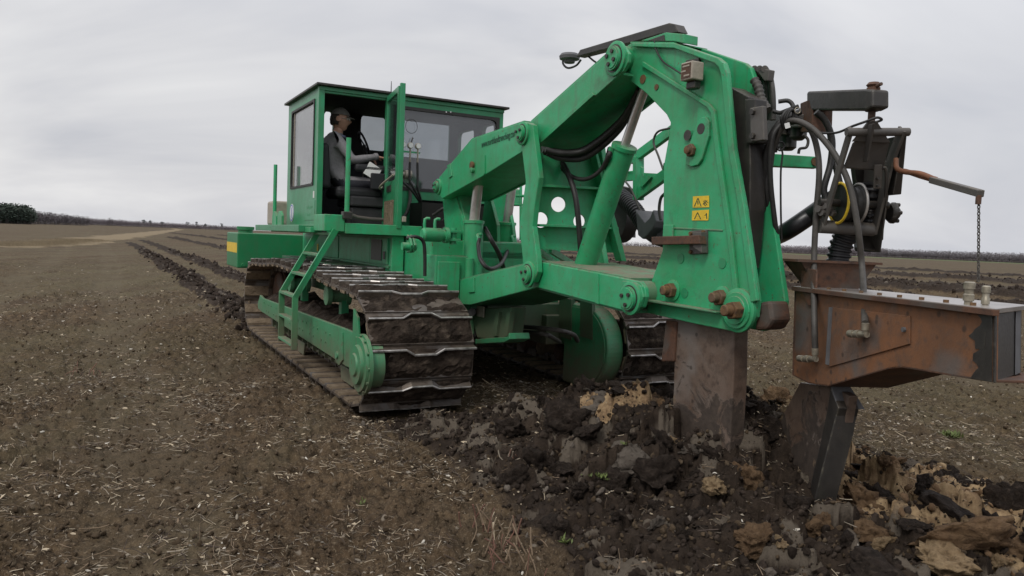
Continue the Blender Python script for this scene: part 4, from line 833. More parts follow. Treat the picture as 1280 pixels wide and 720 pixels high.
for y0, y1 in ((231, 234), (280, 283)): MB().prism([px(671, y0, u=lu-.001), px(752 if y0 < 250 else 766, y0+4, u=lu-.001), px(752 if y0 < 250 else 766, y1+4, u=lu-.001), px(671, y1, u=lu-.001)], (0, -.09, 0)).build('stiffener', GREEN, lk, bevel=.003)
MB().prism([px(736, 192, u=lu), px(739, 192, u=lu), px(764, 283, u=lu), px(775, 326, u=lu), px(769, 326, u=lu), px(757, 283, u=lu)], (0, -.10, 0)).build('panel_flange', GREEN, lk, bevel=.003)
for (a, b) in ((673, 694), (688, 716)): MB().bar(px(a, 313, u=lu+.1), px(b, 330, u=lu+.6), .03, .05).build('stay_bar', GREEN, lk)
# lower arm
LOW = [(548, 360), (566, 352), (590, 346), (655, 330.5), (674, 327), (746, 341), (790, 350), (800, 352), (806, 360), (807, 371), (803, 384), (794, 390), (786, 390), (746, 379.5), (672, 359.5), (588, 381), (560, 380), (549, 374)]
la = E_('lower_arm')
plate(LOW, VN+.0, VN+.035).build('side_plate', GREEN, la, bevel=.007)
VF = 2.06; W_ = VF-VN-.064
MB().prism([px(x, y, v=VN)+Vector((VF-VN-.035, 0, 0)) for x, y in LOW], (.035, 0, 0)).build('side_plate', GREEN, la, bevel=.007)
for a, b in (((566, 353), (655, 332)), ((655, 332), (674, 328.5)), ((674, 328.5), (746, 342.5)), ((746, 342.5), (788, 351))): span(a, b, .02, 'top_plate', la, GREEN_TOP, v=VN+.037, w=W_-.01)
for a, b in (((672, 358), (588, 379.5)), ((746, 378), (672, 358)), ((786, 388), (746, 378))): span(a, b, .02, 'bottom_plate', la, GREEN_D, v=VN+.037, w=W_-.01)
MB().prism([px(x, y, v=VN) for x, y in ((587, 349), (594, 347), (594, 365), (587, 366))], (-.015, 0, 0)).build('weld_lug', GREEN, la, bevel=.004)
MB().prism([px(x, y, v=VN) for x, y in ((745, 341), (749, 342), (749, 380), (745, 379))], (-.008, 0, 0)).build('weld_bead', GREEN, la, bevel=.002)
MB().prism([px(x, y, v=VN) for x, y in ((780, 351), (796, 352.5), (804, 358), (807, 371), (803, 384), (794, 390), (780, 388))], (-.02, 0, 0)).build('end_plate', GREEN, la, bevel=.004)
pin(px(789.5, 373, v=VN-.02), 'pivot_pin', la, .115)
pin(px(556, 366, v=VN), 'pivot_pin', la, .06)
# upper boom from link to mast head
VF = 1.85; W_ = VF-VN-.064
UB = [(656, 158), (664, 152), (765, 62), (772, 57), (780, 59), (786, 67), (785, 78), (779, 89), (674, 182), (664, 183), (657, 173)]
ub = E_('upper_boom')
plate(UB, VN+.06, VN+.09).build('side_plate', GREEN, ub, bevel=.006)
MB().prism([px(x, y, v=VN+.06)+Vector((VF-VN-.09, 0, 0)) for x, y in UB], (.03, 0, 0)).build('side_plate', GREEN, ub, bevel=.006)
span((664, 153.5), (765, 63.5), .02, 'top_plate', ub, v=VN+.092, w=W_-.062); span((776, 90), (674, 180.5), .02, 'bottom_plate', ub, v=VN+.092, w=W_-.062)
MB().prism([px(x, y, v=VN+.06) for x, y in ((672, 178), (676, 181), (745, 119), (742, 116))], (-.02, 0, 0)).build('edge_strip', GREEN, ub, bevel=.003)
pin(px(770.5, 73.5, v=VN+.06), 'pivot_pin', ub, .125, bolts=4)
# hose bundle under the boom
for i, (dy, dv) in enumerate(((0, 0), (4, .06), (8, .02), (2, .13), (11, .09))):
    MB().tube([px(676+i*2, 186+dy*.5, u=-.56-dv), px(700, 190+dy*.7, u=-.60-dv), px(725, 188+dy, u=-.66-dv), px(745, 177+dy*1.1, u=-.78-dv), px(768, 158+dy, u=-.95-dv), px(783, 141+dy*.7, u=-1.1-dv), px(799, 112, u=-1.4)], .024).build('hydraulic_hose', RUBBER, ROOT, smooth=True)
MB().tube([px(684, 188, v=1.5), px(700, 200, v=1.5), px(712, 222, v=1.5), px(720, 250, v=1.5), px(725, 300, v=1.55), px(726, 328, v=1.6)], .024).build('hydraulic_hose', RUBBER, ROOT, smooth=True)
MB().tube([px(690, 190, v=1.5), px(706, 214, v=1.5), px(725, 224, v=1.55), px(742, 220, v=1.6), px(756, 205, v=1.65), px(762, 185, v=1.7)], .018).build('hydraulic_hose', RUBBER, ROOT, smooth=True)
# main depth cylinder
dc, axd = hcyl(px(731, 333, v=1.60), px(781, 182, v=1.60), px(812, 92, v=1.60), .092, .036, 'depth_cylinder')
MB().cyl(px(763, 192, v=1.5), px(765, 184, v=1.5), .025, 10).build('hose_port', GREEN, dc, smooth=True)
MB().tube([px(754, 210, v=1.5), px(761, 195, v=1.48), px(763, 188, v=1.5)], .02).build('hydraulic_hose', RUBBER, dc, smooth=True)
# ---------------------------------------------------------------- mast (plough frame)
MN, MF = 1.45, 1.72
mast = E_('mast')
MO = [(780, 60), (790, 53), (842, 53), (897, 72), (904, 78), (908, 90), (917, 187), (930, 260), (946.5, 376), (944, 396), (934, 410), (919, 415), (870, 405), (808, 391), (809, 378), (814, 352), (828, 313), (829, 284), (829.5, 207), (837, 165), (838, 153), (833, 143), (807, 116), (793, 105), (780, 96), (774, 84), (774, 68)]
plate(MO, MN, MN+.04).build('mast_plate', GREEN, mast, bevel=.006)
MB().prism([px(x, y, v=MN)+Vector((MF-MN-.04, 0, 0)) for x, y in MO], (.04, 0, 0)).build('mast_plate', GREEN, mast, bevel=.006)
# raised doubler along the back edge of the near plate
DB = [(800, 80), (806, 81), (884, 131), (891, 139), (896, 187), (911, 300), (921, 392), (945, 380), (930, 262), (917, 188), (908, 92), (904, 80), (896, 73), (842, 54.5), (838, 57), (893, 76), (898, 83), (902, 100), (910, 186), (905, 192), (899, 188), (895, 146), (888, 132), (872, 120), (806, 78)]
plate([(803, 76.5), (887, 130), (893, 138), (899, 187), (915, 300), (923, 376), (917, 376), (909, 300), (893, 187), (888, 141), (883, 134), (801, 82)], MN-.022, MN).build('raised_edge', GREEN, mast, bevel=.005)
plate([(790, 53.5), (842, 53.5), (897, 72.5), (904, 79), (908, 91), (917, 187), (930, 260), (946, 376), (938, 378), (923, 262), (910, 187), (901, 93), (898, 84), (893, 79), (842, 60), (790, 58)], MN-.03, MN).build('edge_flange', GREEN, mast, bevel=.005)
def strip(o, l, name, v0, v1, mat=GREEN): plate(l, v0, v1).build(name, mat, o, bevel=.004)
strip(mast, [(830, 283.5), (903, 287), (903, 289), (830, 285.5)], 'weld_seam', MN-.006, MN, GREEN_TOP)
strip(mast, [(829, 281), (841, 281), (841, 296), (828, 296)], 'weld_lug', MN-.015, MN)
MB().prism([px(x, y, v=MN) for x, y in ((811, 373), (905, 389), (905, 391.5), (811, 376))], (-.07, 0, 0)).build('bottom_ledge', GREEN_TOP, mast, bevel=.004)
# top deck, camera boom
td = MB().prism([px(x, y, v=MN-.02) for x, y in ((788, 52), (842, 52.5), (842, 54), (788, 54))], (MF-MN+.03, 0, 0)).build('deck_plate', GREEN, mast)
hb = MB().prism([px(x, y, v=MN+.0) for x, y in ((800, 51), (832, 40.5), (855.5, 42.5), (855, 54), (842, 51.5))], (.12, 0, 0)).build('head_block', GREEN, mast, bevel=.004)
MB().prism([px(x, y, v=MN-.004) for x, y in ((810, 50.5), (830, 43.5), (831, 51))], (.006, 0, 0)).build('head_opening', BLACK, hb)
bm_ = MB().prism([px(x, y, v=1.50) for x, y in ((720, 71), (725, 62), (836, 28.5), (843, 30), (848, 40), (838, 42), (826, 42), (800, 50))], (.09, 0, 0)).build('camera_boom', BLACK, ROOT, bevel=.006)
q = px(712, 72, v=1.55); MB().lathe(q+Vector((0, 0, -.045)), Z, [(0, .045), (.02, .05), (.03, .085), (.055, .09), (.075, .075), (.085, .03)], 24).build('receiver_dome', GREYTR, bm_, smooth=True)
MB().tube([px(704, 73, v=1.55), px(704, 80, v=1.55), px(710, 85, v=1.55), px(720, 82, v=1.55), px(726, 75, v=1.55)], .009).build('antenna_cable', RUBBER, bm_, smooth=True)
MB().tube([px(736, 71, v=1.55), px(742, 76, v=1.55), px(748, 80, v=1.55)], .008).build('antenna_cable', RUBBER, bm_, smooth=True)
MB().tube([px(818, 51, v=MN-.02), px(820, 62, v=MN-.02), px(829, 77, v=MN-.015), px(842, 86, v=MN-.03), px(851, 92, v=MN-.1)], .006).build('lamp_cable', RUBBER, mast, smooth=True)
# bosses, pins and bolts of the mast
MB().cyl(px(784, 74, v=MN), px(784, 74, v=MN)+Vector((-.11, 0, 0)), .09, 24).build('pivot_boss', GREEN, mast, smooth=True)
MB().cyl(px(812, 366, v=MN), px(812, 366, v=MN)+Vector((-.16, 0, 0)), .085, 24).build('pivot_boss', GREEN_TOP, mast, smooth=True)
q = px(804, 99, v=MN); MB().cyl(q, q+Vector((-.006, 0, 0)), .032, 14).build('worn_plug', BOLT, mast)
q = px(821, 109, v=MN); MB().cyl(q, q+Vector((-.006, 0, 0)), .022, 10).build('worn_plug', BOLT, mast)
hs = [(876, 161), (859, 169)]
pad = [(857, 206), (857, 196), (860, 183), (872, 152), (876, 147), (882, 146), (886, 152), (886, 170), (877, 199), (872, 206), (864, 208)]
strip(mast, pad, 'stop_pad', MN-.02, MN)
for i, (x, y) in enumerate(hs): q = px(x, y, v=MN-.021); MB().cyl(q, q+Vector((.003, 0, 0)), .036, 20).build('pin_hole', BLACK, mast)
def nut(x, y, r, ln, v=MN, mat=BOLT, wash=None, par=None):
    q = px(x, y, v=v); o = MB().cyl(q, q-X1*ln*.55, r, 6).build('hex_nut', mat, par or mast, bevel=.004)
    MB().lathe(q-X1*ln*.5, -X1, [(0, r*.62), (ln*.45, r*.62), (ln*.5, r*.5)], 16).build('bolt_end', mat, o, smooth=True)
    if wash: MB().lathe(q, -X1, [(0, wash), (.012, wash), (.014, wash*.95)], 28).build('washer', GREEN, o, smooth=True)
nut(865, 188, .044, .05, v=MN-.02)
nut(842, 363, .052, .10, wash=.072); nut(904, 372, .052, .10, wash=.072)
b3 = px(925, 388, v=MN)
for r, l in ((.135, .022), (.112, .036), (.088, .048)): MB().lathe(b3, -X1, [(0, r), (l, r), (l+.003, r*.97)], 40).build('pin_boss', GREEN, mast, smooth=True)
nut(923, 388, .056, .12, v=MN-.045, wash=None)
for x, y in ((851, 323), (903, 329), (856, 366)): q = px(x, y, v=MN); MB().lathe(q+Vector((-.004, 0, 0)), X1, [(0, .034), (.003, .034)], 16).build('drain_hole', GREEN_D, mast)
# warning stickers
for i, pts in enumerate([[(866.5, 245.5), (886.5, 244.5), (886.5, 259), (866, 259.5)], [(865.5, 263.5), (886.5, 262), (885.5, 275.5), (865, 275.5)]]):
    P_ = [px(x, y, v=MN-.002) for x, y in pts]; s_ = MB().prism(P_, (-.002, 0, 0)).build('warning_sticker', YELLOW, mast)
    cen = sum(P_, Vector())/4; 
    def sp_(x, y): return [px(a, b, v=MN-.0045) for a, b in ((x, y),)][0]
    mk = MB(); x0, y0 = pts[0]; x0 += 1.5
    def ln_(a, b, wdt=.004): 
        p, q = sp_(x0+a[0], y0+a[1]), sp_(x0+b[0], y0+b[1]); mk.bar(p, q, wdt, .001, side=(1, 0, 0)) if False else mk.prism([p+Vector((0, -wdt, 0)), p+Vector((0, wdt, 0)), q+Vector((0, wdt, 0)), q+Vector((0, -wdt, 0))], (-.0008, 0, 0))
    if i == 0: [ln_(*s) for s in (((0, 12.5), (4.5, 2)), ((4.5, 2), (8.5, 12.5)), ((1, 12), (8, 12.3)), ((4.3, 6), (4.4, 10)), ((11, 10), (16, 5)), ((11.5, 5.5), (16, 11)), ((13, 4.5), (17, 8)), ((11, 8), (14, 12)))]
    else: [ln_(*s) for s in (((1, 10.5), (5, 2)), ((5, 2), (9, 10.5)), ((1.5, 10), (8.8, 10)), ((3.5, 7), (6.5, 7)), ((12, 8), (16, 8)), ((16, 3), (16.5, 10)), ((14, 6), (16, 4)))]
    mk.build('warning_pictogram', PRINT, s_)
# flood lamp on the mast
fl = E_('flood_lamp', mast)
MB().prism([px(x, y, v=MN-.005) for x, y in ((860, 76), (876, 73), (876, 106), (862, 110))], (-.02, 0, 0)).build('lamp_bracket', BLACK, fl, bevel=.003)
q = px(866, 90, v=MN-.09)
lb = MB().box((q.x-.055, q.y-.055, q.z-.058), (q.x+.045, q.y+.055, q.z+.058)).build('lamp_housing', CREAM, fl, bevel=.008)
MB().box((q.x-.058, q.y-.044, q.z-.046), (q.x-.0555, q.y+.044, q.z+.046)).build('lamp_lens', RUSTD, lb)
for k, (y0, y1, zc) in enumerate(((-.04, .04, .03), (-.0, .05, -.0), (-.045, .02, -.03))): MB().box((q.x-.060, q.y+y0*.8, q.z+zc-.005), (q.x-.0583, q.y+y1*.8, q.z+zc+.005)).build('lens_bar', CREAM, lb)
MB().box((q.x-.02, q.y-.04, q.z-.11), (q.x+.04, q.y+.04, q.z-.06)).build('lamp_mount', BLACK, fl, bevel=.01)
# small bracket with a horizontal bar
bk = plate([(861, 289), (883, 287), (883, 317), (861.5, 318)], MN-.018, MN).build('bracket_plate', GREYST, mast, bevel=.004)
plate([(814, 296), (873, 294), (875, 305), (814, 306)], MN-.09, MN-.03).build('bracket_bar', RUSTD, bk, bevel=.005)
plate([(866, 290), (876, 290), (877, 316), (866, 309)], MN-.07, MN-.019).build('bracket_gusset', GREYST, bk, bevel=.003)
for x, y in ((864, 292), (880, 290), (864, 315), (880, 314)): q = px(x, y, v=MN-.018); MB().cyl(q, q+Vector((-.014, 0, 0)), .013, 6).build('bracket_bolt', BOLT, bk)
# black inner slide between the plates, with blade below
sl = plate([(911, 108), (926, 116), (936, 121), (938, 200), (937, 262), (934, 300), (930, 335), (922, 300)], MN+.07, MF-.07).build('inner_slide', BLACK, ROOT, bevel=.006)
plate([(930, 124), (944, 123), (945, 178), (932, 180)], MN+.05, MF-.12).build('slide_block', BLACK, sl, bevel=.008)
MB().prism([px(x, y, v=MN+.05) for x, y in ((948, 378), (962, 376), (966, 400), (958, 412), (942, 413))], (.16, 0, 0)).build('rust_block', RUSTD, ROOT, bevel=.02)
# far plate lower corner boss
MB().prism([px(x, y, v=MF-.04) for x, y in ((962, 385), (974, 380), (972, 398), (964, 410), (957, 412))], (.05, 0, 0)).build('rear_boss', GREEN_D, mast, bevel=.01)
# the blade (knife) going into the soil: broad worn side, narrow back
BL = [(844, 398), (918, 409), (917, 470), (912, 560), (900, 680), (835, 640), (838, 560), (842, 480)]
bl = MB(); base = [px(x, y, v=1.53) for x, y in BL]; bl.prism(base, (.12, 0, 0)); bl.build('plough_blade', BLADE, ROOT, bevel=.008)
MB().prism([px(x, y, v=1.51) for x, y in ((832, 400), (845, 402), (842, 452), (826, 452))], (.16, 0, 0)).build('wear_plate', RUSTD, ROOT, bevel=.01)
# clutter at the back of the mast: junction box, hoses, valves
q = px(953, 95, v=1.75); MB().prism([px(x, y, v=1.72) for x, y in ((940, 84), (962, 87), (960, 101), (955, 101), (950, 94))], (.05, 0, 0)).build('junction_box', GREYST, ROOT, bevel=.006)
for i in range(5):
    x = 943+i*3.2; MB().tube([px(x, 86, v=1.72), px(x+6, 96, v=1.9), px(x+9, 112, v=1.9), px(x+10, 130, v=1.9), px(x+6+i, 150, v=1.9)], .016 if i % 2 else .022, rib=None).build('hydraulic_hose', RUBBER if i % 2 else HOSEG, ROOT, smooth=True)
MB().tube([px(943, 100, v=1.66), px(948, 110, v=1.66), px(952, 125, v=1.66), px(960, 138, v=1.66)], .03, rib=.03).build('corrugated_conduit', HOSEG, ROOT, smooth=True)
# far-side pipe cradle frame (green bars) seen between cylinder and mast
gf = E_('pipe_cradle')
def gbar(a, b, v, w_=.09, d_=.05): MB().bar(px(*a, v=v), px(*b, v=v), d_, w_, side=(0, 0, 1)).build('cradle_bar', GREEN, gf, bevel=.004)
gbar((790, 200), (838, 165), 2.55); gbar((798, 196), (798, 250), 2.55, .05, .10); gbar((797, 244), (838, 214), 2.55, .10); gbar((798, 219), (832, 221), 2.6, .05)
gbar((770, 214), (800, 220), 2.9, .05); gbar((838, 165), (860, 150), 2.5)
MB().prism([px(x, y, v=2.50) for x, y in ((800, 208), (803, 210), (803, 220), (814, 221), (803, 233), (800, 233))], (.02, 0, 0)).build('cradle_gusset', GREEN, gf)
plate([(828, 213), (836, 213), (836, 200), (829, 204)], 1.9, 2.3).build('cradle_pivot', GREEN, gf, bevel=.004)
q = px(832, 210, v=1.98)
MB().tube([px(838, 160, v=2.4), px(822, 165, v=2.4), px(817, 178, v=2.4), px(823, 195, v=2.4), px(829, 212, v=2.4)], .010).build('cable', HOSEG, ROOT, smooth=True)
MB().tube([px(826, 275, v=2.3), px(824, 262, v=2.3), px(826, 248, v=2.3), px(831, 242, v=2.3)], .014).build('cable', HOSEG, ROOT, smooth=True)
MB().tube([px(768, 212, v=2.5), px(788, 235, v=2.5), px(800, 262, v=2.5), px(813, 278, v=2.5)], .010).build('cable', HOSEG, ROOT, smooth=True)
MB().tube([px(758, 232, v=2.75), px(776, 245, v=2.75), px(793, 262, v=2.72), px(806, 282, v=2.7), px(824, 296, v=2.6), px(850, 300, v=2.5)], .085, rib=.035, n=16).build('drain_pipe', PLASTIC, ROOT, smooth=True)
MB().lathe(px(772, 272, v=2.9), X1, [(-.1, .16), (-.08, .27), (.08, .27), (.10, .16)], 26).build('pipe_reel_wheel', RUBBER, ROOT, smooth=True)
plate([(775, 232), (790, 236), (790, 297), (778, 294)], 3.0, 3.05).build('guard_plate', GREYST, ROOT, bevel=.004)
tr_ = MB(); n_ = 12
A_ = [px(794+1.3*i, 261+4.5*math.sin(math.pi*i/n_*.9), v=2.35) for i in range(n_+1)]; 
tr_.prism([px(x, y, v=2.40) for x, y in ((794, 262), (801, 272), (806, 278), (812, 272), (816, 262), (820, 276), (817, 284), (808, 295), (803, 299), (797, 294), (796, 280))], (.22, 0, 0)); tr_.build('pipe_tray', GREYTR, ROOT, bevel=.01)
gbar((798, 219), (770, 222), 2.9, .10)
# ladder-like green rail in the gap behind the lift cylinders
rl = E_('hand_rail')
for a, b in (((651, 228), (651, 300)), ((646, 245), (662, 245)), ((628, 256), (652, 256)), ((662, 228), (662, 300))): MB().cyl(px(*a, v=2.7), px(*b, v=2.7), .018, 10).build('rail_tube', GREEN, rl, smooth=True)
MB().prism([px(x, y, v=2.5) for x, y in ((600, 225), (626, 236), (626, 254), (600, 250))], (.3, 0, 0)).build('cab_step_box', GREEN, ROOT)
# ================================================================== arm, pipe guide head and rusty pipe boot (trailing behind the mast)
# clamp block on the mast
cb = MB().prism([pb(x, y, a=.10) for x, y in ((950, 140), (975, 143), (975, 168), (952, 172))], LA*.07).build('clamp_block', BLACK, ROOT, bevel=.008)
plate([(937, 135), (953, 132), (955, 175), (938, 177)], MN+.01, MN+.045).build('clamp_plate', GREYST, ROOT, bevel=.006)
for x, y in ((942, 140), (942, 170)): q = px(x, y, v=MN+.01); MB().cyl(q, q+Vector((-.02, 0, 0)), .018, 6).build('clamp_bolt', BLACK, cb)
MB().bar(pb(946, 156, a=.17), pb(1006, 151, a=.17), .08, .085).build('stub_beam', GREYST, ROOT, bevel=.008)
MB().prism([pb(x, y, a=.16) for x, y in ((1000, 129), (1012, 124), (1015, 137), (1014, 166), (1000, 165))], LA*.14).build('beam_hinge', RUSTD, ROOT, bevel=.006)
q = pb(985, 172, a=.2); MB().lathe(q, Z, [(-.09, .035), (-.07, .06), (.06, .06), (.08, .04)], 18).build('hydraulic_motor', BLACK, ROOT, smooth=True)
q = pb(998, 168, a=.2); MB().lathe(q, Z, [(-.04, .03), (-.02, .055), (.06, .055)], 16).build('hydraulic_motor', BLACK, ROOT, smooth=True)
beam = MB().prism([pb(x, y, a=.16) for x, y in ((1008, 116), (1010, 114), (1082, 111), (1090, 112), (1090, 134), (1082, 138), (1008, 138))], LA*.10).build('carrier_beam', BLACK, ROOT, bevel=.012)
q = pb(1090, 138, a=.21); q2 = pb(1093, 109, a=.21); MB().lathe((q.x, q.y, q.z-.16), Z, [(0, .020), (.155, .020), (.155, .036), (.285, .036), (.288, .030), (.30, .040), (.315, .028)], 18).build('swivel_post', RUSTD, beam, smooth=True)
MB().cyl(q2, q2+LB*-.07+Z*.005, .01, 8).build('locking_pin', RUSTD, beam)
gb2 = MB().prism([pb(x, y, b=.35) for x, y in ((949, 191), (1024, 196), (1024, 210), (949, 207))], LB*.08).build('side_outrigger', GREEN, ROOT, bevel=.004)
q = pb(1019, 202, b=.35); MB().cyl(q, q-LB*.012, .03, 8).build('outrigger_bolt', BOLT, gb2)
# head: slanted black frame with sheave
HA0, HA1 = .12, .47                                                    # left and right planes of the head
head = E_('pipe_guide_head')
tb_ = -.42; bb_ = -.10
def hp(x, y, b): return pb(x, y, b=b)
def hbar(a, b, r=.02, nm='frame_tube', m=GREYST): MB().cyl(a, b, r, 14).build(nm, m, head, smooth=True)
T0, T1 = hp(1058, 165, tb_), hp(1136, 165, tb_); B0, B1 = hp(1024, 283, bb_), hp(1092, 287, bb_)
hbar(T0, T1, .023); hbar(B0, B1, .040)
def hflat(a, b, w_=.05, t_=.016, nm='frame_bar', m=GREYST): MB().bar(a, b, w_, t_, side=LA).build(nm, m, head, bevel=.003)
LT, LB_ = hp(1064, 160, tb_), hp(1027, 286, bb_); hflat(LT, LB_); RT_, RB_ = hp(1128, 161, tb_), hp(1092, 291, bb_); hflat(RT_, hp(1112, 205, -.3), .07); hflat(hp(1113, 203, -.3), RB_, .06)
MB().prism([hp(1068, 177, -.38), hp(1112, 177, -.38), hp(1104, 212, -.29), hp(1056, 209, -.29)], LB*.02-Z*.005).build('back_plate', GREYST, head)
MB().prism([hp(1083, 153, -.44), hp(1089, 151, -.44), hp(1095, 153, -.44), hp(1111, 179, -.385), hp(1064, 177, -.385)], -LB*.018).build('hanger_gusset', GREYST, head, bevel=.003)
MB().prism([hp(1085, 156, -.462), hp(1088, 156, -.462), hp(1080, 203, -.33), hp(1078, 203, -.33)], -LB*.05).build('hanger_rib', GREYST, head, bevel=.003)
MB().prism([hp(1129, 168, tb_+.02), hp(1134, 168, tb_+.02), hp(1127, 243, -.25), hp(1116, 243, -.25)], LB*.16).build('side_slab', BLACK, head, bevel=.005)
MB().prism([hp(1113, 200, -.30), hp(1120, 200, -.30), hp(1112, 240, -.2), hp(1101, 316, -.02), hp(1099, 311, -.02), hp(1098, 250, -.12)], LB*.30).build('side_plate', GREYST, head, bevel=.005)
MB().prism([hp(1078, 282, .10), hp(1101, 290, .10), hp(1101, 315, .02), hp(1072, 310, .02)], LB*.04).build('foot_plate', BLACK, head, bevel=.004)
MB().prism([hp(1050, 205, -.10), hp(1112, 205, -.10), hp(1106, 285, .10), hp(1040, 285, .10)] if False else [hp(1068, 206, -.02), hp(1110, 206, -.02), hp(1104, 300, .14), hp(1080, 300, .14)], LB*.05).build('inner_plate', BLACK, head)
br = MB().prism([hp(1092, 206, -.33), hp(1102, 206, -.33), hp(1101, 236, -.27), hp(1091, 236, -.27)], -LB*.012).build('slotted_bracket', GREYST, head, bevel=.003)
for y in (223, 232): q = hp(1096, y, -.31); MB().cyl(q, q-LB*.02, .008, 8).build('slot_hole', BLACK, br)
MB().tube([hp(1103, 210, -.33), hp(1107, 211, -.33), hp(1108, 225, -.31), hp(1107, 246, -.26)], .010).build('release_rod', BLACK, head, smooth=True)
for dz in (0, .05): q = hp(1110, 236, -.2); MB().cyl(q+Z*dz, q+Z*dz+LA*.04, .014, 8).build('frame_bolt', BLACK, head)
q = hp(1111, 266, -.05); hubh = MB().lathe(q, LA, [(0, .05), (.02, .065), (.03, .065), (.03, .04), (.055, .035), (.06, .03)], 18).build('bearing_hub', BLACK, head, smooth=True)
for i in range(6): t = i*math.pi/3; p = q+LA*.02+(LB*math.cos(t)+Z*math.sin(t))*.055; MB().cyl(p, p+LA*.028, .012, 6).build('hub_bolt', BLACK, hubh)
# sheave: yellow rim, ribbed rubber drum, white rim
sc = hp(1049, 254, -.14); RW = .115
sh = MB().lathe(sc, LA, [(0, RW*.55), (0, RW), (.016, RW*1.02), (.02, RW*.88), (.055, RW*.84), (.06, RW*.93), (.068, RW*.84), (.10, RW*.84), (.11, RW*.95)], 40).build('sheave_drum', RUBBER, head, smooth=True)
MB().tube([sc-LA*.004+(LB*math.cos(t)+Z*math.sin(t))*RW*1.02 for t in [i*math.pi/20 for i in range(41)]], .008, n=8, smooth=0).build('yellow_rim', YELLOW, sh, smooth=True)
MB().tube([sc+LA*.110+(LB*math.cos(t)+Z*math.sin(t))*RW*1.02 for t in [i*math.pi/20 for i in range(41)]], .008, n=8, smooth=0).build('steel_rim', TIP, sh, smooth=True)
MB().cyl(sc-LA*.12, sc+LA*.30, .022, 12).build('sheave_axle', BLACK, sh, smooth=True)
for i in range(5): q = sc-LA*(.03+.02*i)+Z*(-.06+.02*(i % 3)); MB().cyl(q, q-LA*.03-LB*.02, .02, 8).build('axle_fitting', GREYST, head, smooth=True)
MB().tube([hp(1090, 228, -.10), hp(1089, 250, -.08), hp(1085, 280, -.02)], .05, rib=.035, n=16).build('corrugated_pipe', PLASTIC, head, smooth=True)
MB().tube([px(962, 300, v=2.3), pb(985, 288, b=.30), pb(1015, 268, b=.2), pb(1035, 254, b=.05), pb(1050, 244, b=-.02)], .058, n=18).build('feed_pipe', PLASTIC, ROOT, smooth=True)
MB().tube([pb(1062, 270, b=-.05), pb(1057, 292, b=-.02), pb(1050, 312, b=.0), pb(1046, 340, b=.0)], .072, rib=.034, n=20).build('drain_pipe', PLASTIC, ROOT, smooth=True)
# rusty lever with hanging chain
lv = [pb(1120, 199, b=-.38), pb(1121, 210, b=-.42), pb(1131, 215, b=-.5), pb(1150, 217, b=-.65), pb(1172, 226, b=-.8)]
lev = MB().tube(lv, .014).build('lever', FIBRE, ROOT, smooth=True)
MB().prism([pb(1128, 210.5, b=-.47), pb(1168, 221, b=-.78), pb(1168, 229, b=-.78), pb(1148, 223, b=-.62), pb(1128, 216, b=-.47)], LA*.02).build('lever_strap', FIBRE, lev, bevel=.003)
MB().bar(pb(1165, 225, b=-.76), pb(1226, 242, b=-1.28), .032, .032).build('lever_tube', GREYST, lev, bevel=.004)
c0 = pb(1223.5, 244, b=-1.27); c1 = pb(1223, 352, b=-1.27)
MB().tube([c0, c0-Z*.04], .012).build('chain_hook', RUSTD, lev)
nl = 26
for i in range(nl):
    p = c0.lerp(c1, (i+.5)/nl); h_ = (c0-c1).length/nl*.66; sd_ = LA if i % 2 else LB; mb = MB()
    mb.tube([p+Z*h_*math.cos(t)+sd_*.0055*math.sin(t) for t in [k*math.pi/4 for k in range(9)]], .0026, n=5, smooth=0); mb.build('chain_link', HOSEG, lev)
# boot box
ZT = 1.40
nl_ = pb(996, 357, a=0); nr_ = pb(1241, 390, a=0)
boot = E_('pipe_boot')
BOX = [(995, 362), (1241, 392), (1240, 478), (1190, 470), (1127, 459.5), (1112, 461), (1035, 483), (1010, 479), (992, 470)]
P_ = [pb(x, y, a=0) for x, y in BOX]
far_r = loc(wld(nr_))+LB*.36+LA*.33; 
MB().prism(P_, LA*.025).build('side_plate', RUST, boot, bevel=.003)
MB().prism([p+LA*.33+(LB*.30 if i in (1, 2) else LB*0) for i, p in enumerate(P_)], LA*.02).build('side_plate', RUSTD, boot, bevel=.003)
def quadp(a, b, c, d, th, name, mat, par=None, bev=.002): return MB().prism([a, b, c, d], th).build(name, mat, par or boot, bevel=bev)
TL_, TR_ = P_[0], P_[1]; 
e0, e1 = P_[1], P_[1]+LA*.34+LB*.30; e2, e3 = P_[2]+LA*.34+LB*.30, P_[2]
quadp(e0-LB*.004, e1-LB*.004, e2-LB*.004, e3-LB*.004, -LB*.012, 'end_plate', BLACK)
quadp(e0.lerp(e1, .72)-LB*.018, e0.lerp(e1, .93)-LB*.018, e3.lerp(e2, .93)-LB*.018, e3.lerp(e2, .72)-LB*.018, -LB*.004, 'end_strip', GREYTR)
quadp(P_[0]+Z*.002-LA*.02, P_[1]+Z*.002-LA*.02-LB*.04, P_[1]+Z*.002+LA*.36+LB*.27, P_[0]+Z*.002+LA*.36, Z*.02, 'lid', plain('scraped_lid_steel', (.36, .33, .31), .32, .6, .35, 4, .15))
quadp(P_[0]-LA*.03-Z*.006, P_[1]-LA*.03-Z*.006-LB*.04, P_[1]-LA*.002-Z*.006-LB*.04, P_[0]-LA*.002-Z*.006, Z*.024, 'lid_lip', RUSTD)
for i in range(2, 8): quadp(P_[i], P_[i+1], P_[i+1]+LA*.33, P_[i]+LA*.33, Z*.01, 'bottom_plate', RUSTD)
quadp(P_[0]+LB*.01, P_[0]+LA*.33+LB*.01, P_[8]+LA*.33+LB*.01, P_[8]+LB*.01, LB*.012, 'front_plate', RUSTD)
dp = bplate([(1038, 384), (1137, 395), (1136.5, 430), (1035, 459)], -.008, -.0005).build('cover_patch', RUST, boot, bevel=.002)
